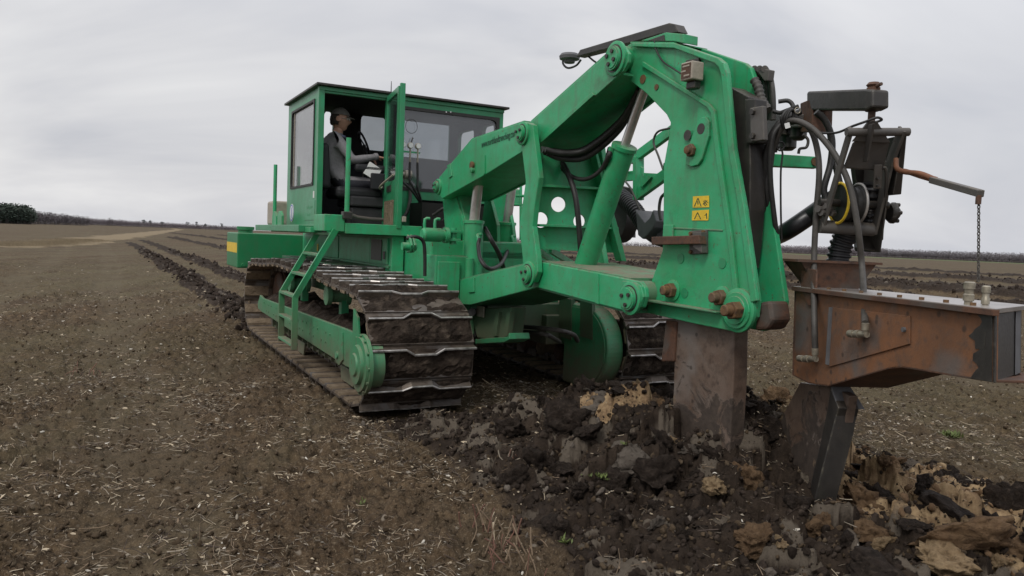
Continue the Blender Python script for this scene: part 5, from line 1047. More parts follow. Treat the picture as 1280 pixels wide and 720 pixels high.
bplate([(1036, 384), (1038.2, 384), (1034, 456), (1031.5, 455)], -.020, -.001).build('weld_rib', GREYTR, boot)
q = pb(1131, 412, a=-.008); MB().cyl(q, q-LA*.012, .012, 8).build('patch_bolt', GREYTR, dp)
bplate([(1001, 335), (1020, 337), (1019, 382), (1010, 382), (1001, 360)], -.012, .0).build('corner_plate', RUSTD, boot, bevel=.003)
bplate([(1218, 418), (1232, 415), (1231, 436), (1219, 436)], -.004, -.0005).build('tar_patch', BLACK, boot)
# dark tar smear on the rear third of the side: a thin irregular painted patch
rgp = random.Random(5); edge = [(1221+5*math.sin(i*.9)+rgp.uniform(-2.5, 2.5)-5*math.exp(-((i-7)/2.5)**2)-(6*math.exp(-((i-17)/2.0)**2)), 393.5+i*4.4) for i in range(19)]
bplate([(1240.5, 393.5), (1239.5, 477.5)]+[(x, min(y, 474)) for x, y in edge[::-1]], -.003, -.0003).build('black_paint_patch', BLACK, boot)
# lid bolts
for i in range(9): q = P_[0].lerp(P_[1], .12+.1*i)+Z*.022+LA*.015; MB().cyl(q, q+Z*.012, .012, 6).build('lid_bolt', BOLT, boot)
# flared hopper on the boot top
def rect(c, a0, a1, b0, b1, z): return [bf(a0, b0, z), bf(a1, b0, z), bf(a1, b1, z), bf(a0, b1, z)]
kz0 = ZT-.0; zT2 = pb(985, 326, a=-.05).z
h0 = pb(981, 326, b=.10); h1 = pb(1095, 331, b=-.13); aL = (wld(h0)-BO).dot(BA); aR = (wld(h1)-BO).dot(BA)
aLn = aL+.13; aRn = aR-.08
lo4 = rect(0, aLn, aRn, -.08, .08, P_[0].z+.01); up4 = rect(0, aL, aR, -.13, .12, h0.z)
fl_ = MB(); t_ = .012
for i in range(4):
    j = (i+1) % 4; nn = (lo4[j]-lo4[i]).cross(up4[i]-lo4[i]).normalized()*t_; fl_.prism([lo4[i], lo4[j], up4[j], up4[i]], -nn)
fl_.build('hopper', RUSTD, boot)
ci, co_ = [Vector(p) for p in up4], [p+(p-sum(up4, Vector())/4).normalized()*.035 for p in up4]
rm = MB()
for i in range(4): j = (i+1) % 4; rm.prism([ci[i], ci[j], co_[j], co_[i]], (0, 0, .014))
rm.build('hopper_rim', RUSTD, boot)
MB().cyl((lo4[0]+lo4[2])/2+Z*.0, (up4[0]+up4[2])/2-Z*.01, .085, 24).build('pipe_socket', BLACK, boot, smooth=True)
# two capped hydraulic couplings standing on the lid
for (x, y0, y1, r) in ((1210, 382, 352, .022), (1231, 386, 357, .017)):
    a = pb(x, y0, b=-1.50); h_ = (pb(x, y1, b=-1.50)-a).length; 
    MB().lathe(a, Z, [(0, r*.7), (h_*.2, r*.7), (h_*.2, r*.95), (h_*.45, r*.95), (h_*.5, r*.75), (h_*.7, r*.75), (h_*.7, r), (h_*.95, r), (h_, r*.7)], 20).build('hose_coupling', BRASS, boot, smooth=True)
# hoses down to the boot with fittings
def hose(pts, r=.016, m=HOSEG, nm='hydraulic_hose', par=ROOT): return MB().tube(pts, r).build(nm, m, par, smooth=True)
hA = hose([pb(968, 190, b=.15), pb(975, 162, b=.1), pb(992, 152, b=.0), pb(1010, 158, b=-.05), pb(1020, 180, b=-.08), pb(1024, 215, b=-.1), pb(1020, 270, b=-.1), pb(1017.5, 330, b=-.12), pb(1018, 400, a=-.05), pb(1019, 436, a=-.05)], .0175)
hB = hose([pb(962, 215, b=.15), pb(968, 180, b=.1), pb(985, 152, b=0), pb(1010, 157, b=-.1), pb(1034, 180, b=-.2), pb(1052, 208, b=-.3), pb(1064, 240, b=-.35), pb(1073, 290, b=-.38), pb(1078, 340, b=-.36), pb(1081.5, 404, a=-.045)], .0175)
for h_, (x, y, x1) in ((hA, (1019, 449, 999)), (hB, (1082, 418, 1062))):
    a = pb(x, y-14, a=-.05); b = pb(x, y, a=-.045); c = pb(x1, y-1, a=-.045)
    MB().lathe(a, b-a, [(0, .019), ((b-a).length*.6, .019), ((b-a).length*.6, .015), ((b-a).length, .015)], 14).build('hose_ferrule', BRASS, h_, smooth=True)
    L_ = (c-b).length; MB().lathe(b, c-b, [(-.012, .016), (L_*.35, .016), (L_*.35, .021), (L_*.55, .021), (L_*.55, .015), (L_*.7, .015), (L_*.7, .02), (L_, .02)], 14).build('hose_coupling', BRASS, h_, smooth=True)
hose([pb(1000, 150, b=.1), pb(985, 146, b=.08), pb(968, 165, b=.12), pb(961, 200, b=.15), pb(959, 240, b=.15), pb(966, 290, b=.2), pb(972, 330, b=.25), pb(968, 352, b=.3)], .018, RUBBER)
hose([pb(1000, 140, b=.1), pb(978, 150, b=.08), pb(962, 175, b=.12), pb(956, 215, b=.15), pb(957, 260, b=.18), pb(965, 310, b=.22), pb(975, 345, b=.28)], .020, RUBBER)
hose([pb(985, 150, b=.05), pb(966, 170, b=.05), pb(963, 220, b=.07), pb(969, 280, b=.1), pb(976, 330, b=.15)], .016, RUBBER)
hose([pb(1020, 140, b=.05), pb(1032, 152, b=.05), pb(1040, 175, b=.05), pb(1038, 205, b=.05), pb(1030, 235, b=.02), pb(1033, 250, b=.0)], .020, RUBBER)
hose([pb(1025, 142, b=.12), pb(1036, 160, b=.1), pb(1041, 190, b=.1), pb(1048, 222, b=.05), pb(1052, 240, b=.03)], .020, RUBBER)
hose([pb(973, 127, b=.3), pb(985, 126, b=.28), pb(991, 132, b=.25), pb(990, 143, b=.2)], .014, RUBBER)
hose([pb(966, 139, b=.3), pb(975, 141, b=.28), pb(984, 138, b=.25), pb(998, 133, b=.2)], .014, RUBBER)
hose([pb(1004, 168, b=.1), pb(1010, 175, b=.1), pb(1008, 184, b=.1), pb(1000, 186, b=.1), pb(998, 192, b=.1)], .009, HOSEG)
hose([pb(970, 182, b=.1), pb(978, 190, b=.1), pb(976, 215, b=.1), pb(976, 260, b=.1), pb(977, 300, b=.12)], .006, RUBBER)
hose([pb(967, 178, b=.1), pb(974, 188, b=.1), pb(980, 184, b=.1), pb(978, 178, b=.1), pb(970, 179, b=.1)], .006, RUBBER)
hose([pb(1018, 166, b=-.1), pb(1045, 166, b=-.25), pb(1065, 158, b=-.38), pb(1082, 152, b=-.45), pb(1096, 147, b=-.48), pb(1102, 150, b=-.46), pb(1090, 154, b=-.44)], .007, RUBBER)
for k in range(3): hose([pb(979+k*3, 160, b=.02), pb(977+k*3, 148, b=0), pb(984+k*2, 138, b=0), pb(992, 140, b=.02), pb(990, 156, b=.03)], .010, RUBBER)
q = pb(982, 161, b=-.04); MB().prism([q, q+LA*.03+Z*.01, q+LA*.02+Z*.04, q-LA*.01+Z*.03], LB*.003).build('hose_tag', WHITE, ROOT)
q = pb(997, 138, b=.0); MB().tube([q+(LA*math.cos(t)+Z*math.sin(t))*.018 for t in [i*math.pi/6 for i in range(13)]], .003, n=6, smooth=1).build('ring_clip', BRASS, ROOT)
# second shank under the boot with the black backing channel
sk_ = [(1000, 478), (1043, 484), (1062, 495), (1050, 560), (1022, 660), (940, 660), (958, 590), (978, 520)]
MB().prism([pb(x, y, a=.10) for x, y in sk_], LA*.05).build('boot_shank', BLADE, ROOT, bevel=.004)
ch_ = MB(); 
a0, a1 = pb(1040, 484, a=.06), pb(1047, 511, a=.06); a2 = pb(1014, 645, a=.06)
ch_.prism([pb(x, y, a=.05) for x, y in ((1038, 484), (1048, 510), (1016, 640), (1005, 640), (1024, 560), (1034, 512))], LA*.12)
ch_.build('shank_channel', BLACK, ROOT, bevel=.004)
MB().prism([pb(x, y, b=(wld(a1)-BO).dot(BB)) for x, y in ((1046, 511), (1071, 510), (1066, 540), (1040, 640), (1013, 640))], -LB*.012).build('channel_back', BLACK, ROOT, bevel=.003)
MB().prism([pb(1040, 483, a=.05), pb(1040, 483, a=.05)+LA*.11, pb(1047, 511, a=.05)+LA*.16-LB*.0, pb(1047, 511, a=.05)], LB*.02).build('channel_cap', GREYTR, ROOT, bevel=.003)
# ================================================================== OPERATOR
def skin_body(name, chains, mat, parent, sub=2):
    """chains: lists of (point, radius); first point of later chains may repeat an earlier point to branch from it"""
    me = bpy.data.meshes.new(name); vs, es, rs, idx = [], [], [], {}
    for ch in chains:
        prev = None
        for p, r in ch:
            k = tuple(round(c, 4) for c in p)
            if k not in idx: idx[k] = len(vs); vs.append(p); rs.append(r if isinstance(r, tuple) else (r, r))
            i = idx[k]
            if prev is not None: es.append((prev, i))
            prev = i
    me.from_pydata(vs, es, []); o = bpy.data.objects.new(name, me); COL.objects.link(o); me.materials.append(mat)
    m = o.modifiers.new('skin', 'SKIN'); m.use_smooth_shade = True; m.use_x_symmetry = False
    for i, sv in enumerate(me.skin_vertices[0].data): sv.radius = rs[i]; sv.use_root = (i == 0)
    s = o.modifiers.new('sub', 'SUBSURF'); s.levels = sub; s.render_levels = sub
    bpy.context.view_layer.update(); dg = bpy.context.evaluated_depsgraph_get(); m2 = bpy.data.meshes.new_from_object(o.evaluated_get(dg)); m2.name = name
    bpy.data.objects.remove(o); m2.materials.clear(); m2.materials.append(mat); m2.polygons.foreach_set('use_smooth', [True]*len(m2.polygons))
    o = bpy.data.objects.new(name, m2); COL.objects.link(o); o.parent = parent; return o
man = bpy.data.objects.new('person', None); COL.objects.link(man); man.location = wld((.9, 3.1, 2.2)); man.rotation_euler = (0, 0, TH)
tag(man, 'man in grey sweatshirt, cap and glasses sitting sideways in the open cab', 'person')
MO_ = Vector((.9, 3.1, 2.2)); mp_ = lambda p: Vector(p)-MO_
HB = px(425, 150, u=3.10); SHL = px(418, 178, u=3.02); HND = px(478, 197, u=2.90)
hd = Vector((HB.x, 3.10, HB.z))                                        # centre of the head
neck = Vector((hd.x-.015, 3.12, hd.z-.15)); chest = Vector((hd.x-.06, 3.13, hd.z-.36)); belly = Vector((hd.x-.07, 3.13, hd.z-.58)); pel = Vector((hd.x-.07, 3.13, hd.z-.76))
shn = Vector((chest.x-.03, chest.y-.19, chest.z+.13)); shf = Vector((chest.x-.0, chest.y+.19, chest.z+.13))
eln = Vector((chest.x+.16, chest.y-.27, chest.z-.13)); wrn = Vector((HND.x-.07, HND.y-.0, HND.z+.005)); elf = Vector((chest.x+.15, chest.y+.26, chest.z-.13)); wrf = Vector((chest.x+.46, chest.y+.16, chest.z-.05))
body = skin_body('body', [
    [(mp_(pel), (.15, .13)), (mp_(belly), (.155, .135)), (mp_(chest), (.17, .13)), (mp_(neck+Vector((-.01, 0, -.035))), (.085, .08)), (mp_(neck), (.06, .06)), (mp_(hd+Vector((.0, 0, -.05))), (.055, .055))],
    [(mp_(chest), (.17, .13)), (mp_(shn), (.088, .085)), (mp_(shn.lerp(eln, .5)), (.068, .066)), (mp_(eln), (.058, .056)), (mp_(eln.lerp(wrn, .5)), (.050, .048)), (mp_(wrn), (.036, .034))],
    [(mp_(chest), (.17, .13)), (mp_(shf), (.088, .085)), (mp_(elf), (.058, .056)), (mp_(wrf), (.036, .034))],
    [(mp_(pel), (.15, .13)), (mp_(pel+Vector((.12, -.12, -.0))), (.10, .10)), (mp_(pel+Vector((.48, -.13, .02))), (.078, .078)), (mp_(pel+Vector((.52, -.13, -.36))), (.055, .055))],
    [(mp_(pel), (.15, .13)), (mp_(pel+Vector((.12, .12, -.0))), (.10, .10)), (mp_(pel+Vector((.48, .13, .02))), (.078, .078)), (mp_(pel+Vector((.52, .13, -.36))), (.055, .055))],
], SWEAT, man)
body.data.materials.append(JEANS); body.data.materials.append(SKIN)
zt = pel.z-MO_.z+.02
for p in body.data.polygons:
    c = p.center
    if c.z < zt+.02: p.material_index = 1
    if c.z > neck.z-MO_.z-.012: p.material_index = 2
# head: sculpted from an ellipsoid, facing right and a little towards the camera
fd = Vector((.93, -.37, -.05)).normalized(); fr_ = fd.cross(Z).normalized(); fu = fr_.cross(fd)
def head_mesh():
    bm = bmesh.new(); bmesh.ops.create_uvsphere(bm, u_segments=36, v_segments=26, radius=1)
    for v in bm.verts:
        x, y, z = v.co                                                # x: forward, y: left/right, z up
        X, Y, Z_ = x*.098, y*.078, z*.122
        if z < -.1: t = min(1, (-z-.1)/.9); Y *= 1-.38*t; X = X*(1-.20*t)+.018*t*(x > 0)       # jaw
        if x > 0:
            X += .022*math.exp(-((y/.16)**2))*math.exp(-(((z+.10)/.20)**2))*1.35             # nose
            X -= .010*math.exp(-(((abs(y)-.38)/.16)**2))*math.exp(-(((z-.08)/.13)**2))       # eye sockets
            X += .007*math.exp(-((y/.5)**2))*math.exp(-(((z-.22)/.09)**2))                   # brow
            X += .006*math.exp(-((y/.28)**2))*math.exp(-(((z+.42)/.07)**2)); X -= .005*math.exp(-((y/.3)**2))*math.exp(-(((z+.47)/.025)**2))   # lips and the line between them
            X += .010*math.exp(-((y/.3)**2))*math.exp(-(((z+.78)/.14)**2))                   # chin
        v.co = (X, Y, Z_)
    me = bpy.data.meshes.new('head'); bm.to_mesh(me); bm.free(); me.materials.append(SKIN); me.polygons.foreach_set('use_smooth', [True]*len(me.polygons)); return me
H4 = Matrix.Translation(mp_(hd)) @ Matrix((fd, -fr_, fu)).transposed().to_4x4() @ Matrix.Scale(1.1, 4)
ho = link('head', head_mesh(), man); ho.matrix_local = H4
for s in (-1, 1):
    MB().lathe((-.005, s*.076, .0), (0, s, .15), [(0, .016), (.008, .028), (.016, .030), (.02, .020)], 14).build('ear', SKIN, ho, smooth=True)
    MB().lathe((.080, s*.030, .012), (1, s*.1, 0), [(0, .013), (.007, .011), (.010, .004)], 12).build('eye', WHITE, ho, smooth=True)
    MB().tube([(.108, s*.032+.024*math.cos(t), .008+.018*math.sin(t)) for t in [i*math.pi/8 for i in range(17)]], .0028, n=6, smooth=0).build('spectacle_rim', CHROME, ho)
    MB().tube([(.106, s*.056, .012), (.05, s*.082, .014), (-.01, s*.084, .012)], .0025, n=6, smooth=0).build('spectacle_arm', CHROME, ho)
# hair shell at the back and sides, cap with peak
hm = bmesh.new(); bmesh.ops.create_uvsphere(hm, u_segments=28, v_segments=18, radius=1)
bmesh.ops.delete(hm, geom=[v for v in hm.verts if v.co.x > .12 or v.co.z < -.55 or v.co.z > .6], context='VERTS')
for v in hm.verts: v.co = Vector((v.co.x*.107-.002, v.co.y*.086, v.co.z*.125))+Vector((random.uniform(-.003, .003),)*3)
me = bpy.data.meshes.new('hair'); hm.to_mesh(me); hm.free(); me.materials.append(HAIR); link('hair', me, ho)
cm = bmesh.new(); bmesh.ops.create_uvsphere(cm, u_segments=32, v_segments=20, radius=1); bmesh.ops.delete(cm, geom=[v for v in cm.verts if v.co.z < .18], context='VERTS')
for v in cm.verts: v.co = Vector((v.co.x*.112, v.co.y*.092, v.co.z*.125+.012))
me = bpy.data.meshes.new('cap'); cm.to_mesh(me); cm.free(); me.materials.append(CAPM); cp = link('cap', me, ho, smooth=False); me.polygons.foreach_set('use_smooth', [True]*len(me.polygons))
pk = MB(); P_ = [(.075+.085*math.cos(t), .075*math.sin(t), .030-.012*math.cos(t)) for t in [(-90+i*15)*math.pi/180 for i in range(13)]]; pk.prism(P_, (0, 0, .006)); pk.build('cap_peak', CAPM, cp, smooth=True)
col_ = MB(); cc = mp_(neck+Vector((-.0, 0, -.04)))
col_.tube([cc+Vector((.085*math.cos(t), .078*math.sin(t), .012*math.cos(t)*-1)) for t in [i*math.pi/10 for i in range(21)]], .016, n=8, smooth=0); col_.build('shirt_collar', plain('blue_collar', (.17, .18, .28), .9), man, smooth=True)
MB().lathe(mp_(wrn.lerp(eln, .12)), (wrn-eln), [(0, .043), (.02, .046), (.045, .043), (.05, .036)], 16).build('cuff', SWEAT, man, smooth=True)
def hand(wr, dirv, upv, name='hand'):
    d = Vector(dirv).normalized(); s = d.cross(Vector(upv)).normalized(); n = s.cross(d); w_ = mp_(wr); ch = []
    palm0, palm1 = w_+d*.02, w_+d*.075
    base = [(w_, (.027, .02)), (palm0+d*.02, (.036, .018)), (palm1, (.036, .016))]; ch.append(base)
    for k, (off, L_) in enumerate(((-.030, .062), (-.010, .075), (.010, .072), (.028, .056))):
        r0_ = palm1+s*off*1.05; a = r0_+d*L_*.45-n*.008; b = a+d*L_*.30-n*.020; c = b+d*L_*.12-n*.022
        ch.append([(palm1, (.036, .016)), (r0_+d*.008, (.0095, .0095)), (a, (.009, .009)), (b, (.0082, .0082)), (c, (.0070, .0070))])
    th = palm0+s*-.034; ch.append([(palm0+d*.02, (.036, .018)), (th-n*.006, (.013, .012)), (th+d*.035-s*.018-n*.018, (.010, .010)), (th+d*.058-s*.012-n*.030, (.008, .008))])
    return skin_body(name, ch, SKIN, man, 1)
hand(wrn, (.95, -.05, -.15), (0, 0, 1)); hand(wrf, (.9, -.2, -.2), (0, 0, 1))
# ================================================================== DISTANT WOODS AND TREES
def P0(x, y, d):
    """world point seen at pixel column x at ground distance d"""
    q = ray(x, y); k = d/math.hypot(q.x, q.y); return Vector((q.x*k, q.y*k, 0))
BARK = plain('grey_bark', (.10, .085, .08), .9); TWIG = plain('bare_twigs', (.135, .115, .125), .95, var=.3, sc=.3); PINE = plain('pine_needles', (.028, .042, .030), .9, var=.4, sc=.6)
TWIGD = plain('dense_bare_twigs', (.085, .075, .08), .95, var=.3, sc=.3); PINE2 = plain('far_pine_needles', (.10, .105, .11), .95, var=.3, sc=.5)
def leafcloud(mb, c, rx, ry, rz, n, s, rg, flat=.6, mi=0):
    for _ in range(n):
        a = Vector((rg.gauss(0, 1), rg.gauss(0, 1), rg.gauss(0, 1))).normalized()*(rg.random()**.38); p = Vector((c[0]+a.x*rx, c[1]+a.y*ry, c[2]+a.z*rz))
        d = Vector((rg.uniform(-1, 1), rg.uniform(-1, 1), rg.uniform(-flat, flat))).normalized(); e = d.orthogonal().normalized(); q = s*rg.uniform(.6, 1.4); mb.add([p-d*q, p+e*q*.45, p+d*q, p-e*q*.45], [(0, 1, 2, 3)], mi)
def twigs(mb, c, rx, rz, n, rg, th=.05, mi=0):
    for _ in range(n):
        b = Vector((c[0]+rg.gauss(0, .25)*rx, c[1]+rg.gauss(0, .25)*rx, c[2]-rz*.8)); a = rg.uniform(0, 6.28); L_ = rz*rg.uniform(.7, 1.7); d = Vector((math.cos(a)*rg.uniform(.1, .8), math.sin(a)*rg.uniform(.1, .8), rg.uniform(.6, 1))).normalized()
        e = d.orthogonal().normalized()*th*rg.uniform(.5, 1.2); t = b+d*L_; mb.add([b-e, b+e, t], [(0, 1, 2)], mi)
def wood(name, x0, x1, d0, d1, hts, n, mats, label, pine, rows=3, yb=280, depth=40, seed=1):
    rg = random.Random(seed); mb = MB()
    for i in range(n):
        t = (i+rg.random())/n; x = x0+(x1-x0)*t; d = d0+(d1-d0)*t+rg.random()*depth; p = P0(x, yb, d); h = hts(t)*rg.uniform(.90, 1.05); w_ = h*rg.uniform(.28, .42)
        mb.cyl(p, p+Z*h*.75, h*.018, 5, r1=h*.008, mi=1)
        if pine: leafcloud(mb, (p.x, p.y, h*.52), w_*1.15, w_*1.15, h*.48, 110, h*.06, rg)
        else:
            twigs(mb, (p.x, p.y, h*.55), w_, h*.42, 30, rg, h*.012); leafcloud(mb, (p.x, p.y, h*.62), w_, w_, h*.36, 36, h*.05, rg); leafcloud(mb, (p.x, p.y, h*.25), w_*1.3, w_*1.3, h*.28, 16, h*.06, rg)
    o = mb.build(name, mats); tag(o, label, 'wood', kind='stuff'); return o
wood('pine_wood', -14, 39, 420, 440, lambda t: 9.6 if t < .93 else 7.5, 170, [PINE, BARK], 'dark dense evergreen wood on the left horizon', True, depth=60)
wood('bare_wood', 38, 110, 520, 600, lambda t: 8.6-1.6*t, 110, [TWIGD, BARK], 'low brown leafless wood right of the dark evergreens', False, depth=50, seed=2)
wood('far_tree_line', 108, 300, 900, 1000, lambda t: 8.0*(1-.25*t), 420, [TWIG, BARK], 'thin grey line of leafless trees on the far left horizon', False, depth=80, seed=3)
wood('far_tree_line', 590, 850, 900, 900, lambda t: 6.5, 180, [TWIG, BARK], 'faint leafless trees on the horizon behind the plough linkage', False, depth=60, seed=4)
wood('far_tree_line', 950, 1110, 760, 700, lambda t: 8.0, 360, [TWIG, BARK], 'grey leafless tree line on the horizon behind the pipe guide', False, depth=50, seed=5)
wood('far_wood', 1095, 1310, 640, 600, lambda t: 7.2, 420, [TWIGD, BARK], 'darker leafless wood on the right horizon', False, depth=60, seed=6)
def tree(x, d, h, kind, label, group=None, seed=0):
    rg = random.Random(seed); p = P0(x, 285, d); T = bpy.data.objects.new('distant_tree', None); COL.objects.link(T); T.location = p; tag(T, label, 'tree', group)
    t = MB(); t.tube([(0, 0, -.3), (h*.01, 0, h*.3), (-.01*h, 0, h*.62), (0, 0, h*.9)], h*.022, n=6, smooth=2)
    for k in range(5): a = rg.uniform(0, 6.28); z0 = h*rg.uniform(.4, .75); t.cyl((0, 0, z0), (math.cos(a)*h*.2, math.sin(a)*h*.2, z0+h*.14), h*.010, 4, r1=h*.004)
    t.build('trunk', BARK, T); c = MB()
    if kind == 'pine':
        for k in range(5): leafcloud(c, (rg.gauss(0, h*.09), rg.gauss(0, h*.09), h*rg.uniform(.6, .95)), h*.15, h*.15, h*.09, 60, h*.04, rg)
    else: twigs(c, (0, 0, h*.62), h*.32, h*.42, 90, rg, h*.008); leafcloud(c, (0, 0, h*.68), h*.30, h*.30, h*.28, 80, h*.03, rg)
    c.build('crown', PINE2 if kind == 'pine' else TWIG, T)
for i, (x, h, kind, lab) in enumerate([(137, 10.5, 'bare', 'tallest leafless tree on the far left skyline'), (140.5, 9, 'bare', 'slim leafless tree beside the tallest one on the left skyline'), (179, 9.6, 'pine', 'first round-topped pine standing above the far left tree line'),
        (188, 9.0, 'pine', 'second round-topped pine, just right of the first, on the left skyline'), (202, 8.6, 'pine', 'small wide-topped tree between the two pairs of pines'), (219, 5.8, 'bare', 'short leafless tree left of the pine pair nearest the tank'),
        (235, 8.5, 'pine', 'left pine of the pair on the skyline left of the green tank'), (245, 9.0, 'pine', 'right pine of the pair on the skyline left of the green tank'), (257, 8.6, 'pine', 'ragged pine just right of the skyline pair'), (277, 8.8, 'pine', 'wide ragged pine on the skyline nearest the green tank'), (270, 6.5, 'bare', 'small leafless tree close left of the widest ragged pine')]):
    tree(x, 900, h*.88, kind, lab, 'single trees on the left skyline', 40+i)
# thin band of fresh green crop before the right-hand wood
cg = MB(); rgc = random.Random(9)
a_ = [P0(x, 320, 560) for x in range(980, 1330, 25)]; b_ = [P0(x, 320, 500) for x in range(980, 1330, 25)]
for i in range(len(a_)-1): cg.add([b_[i]+Z*.06, b_[i+1]+Z*.06, a_[i+1]+Z*.12, a_[i]+Z*.12], [(0, 1, 2, 3)])
tag(cg.build('winter_crop_field', plain('green_crop', (.10, .16, .045), .9, sc=.5)), kind='structure')
# ================================================================== SOIL CLODS
def clod_mesh(seed, sub, rough=.20, cuts=10, squash=(1, .85, .7), name='soil_clod'):
    rg = random.Random(seed); bm = bmesh.new(); bmesh.ops.create_icosphere(bm, subdivisions=sub, radius=1.0)
    pl = [(Vector((rg.gauss(0, 1), rg.gauss(0, 1), rg.gauss(0, 1))).normalized(), rg.uniform(.38, .80)) for _ in range(cuts)]; o = Vector((seed*3.1, seed*1.7, 0))
    sx = rg.uniform(.75, 1.25)
    for v in bm.verts:
        p = v.co.copy(); p.x *= sx; p *= 1+.34*mnoise.noise(p*1.3+o)
        for n, d in pl:
            k = p.dot(n)-d
            if k > 0: p -= n*k*.9
        nn = v.co.normalized(); p += nn*(mnoise.fractal(p*2.6+o, .9, 2.0, 4)*rough*1.7 - abs(mnoise.noise(p*4.2+o))*rough*1.1 + (mnoise.fractal(p*9+o, .9, 2.0, 2)*rough*.45 if sub > 2 else 0))
        v.co = Vector((p.x*squash[0], p.y*squash[1], p.z*squash[2]))
    me = bpy.data.meshes.new(name); bm.to_mesh(me); bm.free(); me.polygons.foreach_set('use_smooth', [sub > 2]*len(me.polygons)); return me
LUMP = [clod_mesh(s, 4, squash=(1, rv, rz)) for s, rv, rz in ((1, .8, .7), (2, .7, .6), (3, .9, .8), (4, .75, .5), (5, .85, .65), (6, .65, .55), (7, .8, .6))]
SLAB = [clod_mesh(s, 4, .12, 12, (1, .8, .30)) for s in (11, 12, 13)]
def with_mat(me, m): k = me.copy(); k.materials.clear(); k.materials.append(m); k.name = 'soil_clod'; return k
CM = {}
def clod(x, y, z, r, mat, kind='lump', label=None, group=None, rot=None, i=0):
    src = (LUMP if kind == 'lump' else SLAB); s = src[i % len(src)]; key = (s.name, mat.name)
    if key not in CM: CM[key] = with_mat(s, mat)
    o = bpy.data.objects.new('soil_clod', CM[key]); COL.objects.link(o); o.location = (x, y, z); o.scale = (r, r, r)
    o.rotation_euler = rot or (random.uniform(-.5, .5), random.uniform(-.5, .5), random.uniform(0, 6.28)); tag(o, label, 'soil clod', group); return o
def on_ground(pxx, pyy, r=0):
    d = ray(pxx, pyy); t = .5
    z = .3
    for _ in range(14): t = (z-HCAM)/d.z; q = CAM+d*t; z = .6*z+.4*float(gh(q.x, q.y)[0][0])
    return q.x, q.y, z
NAMED = [  # pixel x, y, radius px, soil, kind, rotation, label
 (752, 496, 40, CLOD_G, 'slab', (.35, -.15, .3), 'large tilted grey crusted slab of turf beside the far green drive cover'),
 (884, 484, 1, None, '', None, ''),
 (822, 510, 24, CLOD_O, 'lump', None, 'orange brown crumbly clod directly left of the blade'),
 (858, 560, 24, CLOD_G, 'slab', (.15, .1, .9), 'pale grey flat slab lying at the foot of the blade'),
 (840, 546, 12, CLOD_T, 'lump', None, 'small tan clod just above the flat slab at the blade foot'),
 (785, 548, 34, CLOD_G, 'slab', (.55, -.2, .1), 'grey crusted slab leaning on the spoil heap left of the blade'),
 (894, 604, 20, CLOD_T, 'lump', None, 'light orange angular clod in front of the blade'),
 (935, 592, 26, CLOD_O, 'lump', None, 'brown clay clod between the blade and the boot shank'),
 (952, 600, 22, CLOD_D, 'lump', None, 'dark rounded clod between the two shanks'),
 (940, 668, 22, CLOD_O, 'lump', None, 'reddish clod low in front of the boot shank'),
 (975, 676, 14, CLOD_T, 'lump', None, 'small tan clod beside the reddish one in front of the shank'),
 (1078, 618, 34, CLOD_O, 'lump', (.2, .4, 1.2), 'tall brown clay clod right of the black channel'),
 (1050, 640, 26, CLOD_T, 'lump', None, 'tan clod at the foot of the black channel'),
 (1085, 660, 26, CLOD_O, 'lump', None, 'orange clod in the row below the tall brown one'),
 (1104, 678, 14, CLOD_T, 'lump', None, 'small pale clod right of the orange row'),
 (1020, 655, 26, CLOD_O, 'lump', None, 'broad orange brown clod below the black channel'),
 (1215, 655, 70, CLOD_O, 'slab', (.45, .25, 2.6), 'large broken slab of brown subsoil at the right edge of the heap'),
 (1180, 690, 52, CLOD_T, 'lump', None, 'big crumbly pale clay clod at the bottom right'),
 (1245, 700, 18, CLOD_T, 'lump', None, 'pale angular clod near the bottom right corner'),
 (1190, 628, 60, CLOD_D, 'slab', (.2, .2, .6), 'long dark topsoil slab lying over the brown subsoil slab'),
 (1100, 707, 52, CLOD_D, 'slab', (.2, .1, .1), 'flat dark slab at the bottom of the heap'),
 (1262, 625, 34, CLOD_D, 'lump', None, 'dark clod at the right edge of the frame'),
 (820, 590, 34, CLOD_D, 'lump', None, 'large dark clod on the heap left of the light orange one'),
 (760, 600, 22, CLOD_D, 'lump', None, 'dark clod beside the small green weed'),
 (700, 580, 22, CLOD_D, 'slab', None, 'flat dark clod in the middle of the spoil'),
 (690, 650, 20, CLOD_D, 'slab', None, 'flat dark clod near the upright dead stems'),
 (822, 650, 15, CLOD_G, 'lump', None, 'grey rounded clod near the bottom of the spoil'),
 (640, 530, 24, CLOD_D, 'lump', None, 'dark clod between the two tracks'),
 (975, 500, 26, CLOD_O, 'lump', (.1, .2, .4), 'brown crumbled wall of subsoil beside the boot shank'),
 (968, 540, 24, CLOD_D, 'lump', None, 'dark clod wedged against the boot shank'),
 (700, 520, 30, CLOD_D, 'lump', None, 'dark clod under the tilted grey slab'),
 (735, 536, 26, CLOD_D, 'lump', None, 'dark clod below the tilted grey slab'),
]
for i, (x, y, r, mat, kind, rot, lab) in enumerate(NAMED):
    if mat is None: continue
    X, Y, z = on_ground(x, y+r*.35); dep = (Vector((X, Y, z))-CAM).dot(fw); rr = r*dep/FPX; clod(X, Y, z+rr*.10, rr*1.15, mat, kind, lab, rot=rot, i=i)
rg = random.Random(77); cnt = 0
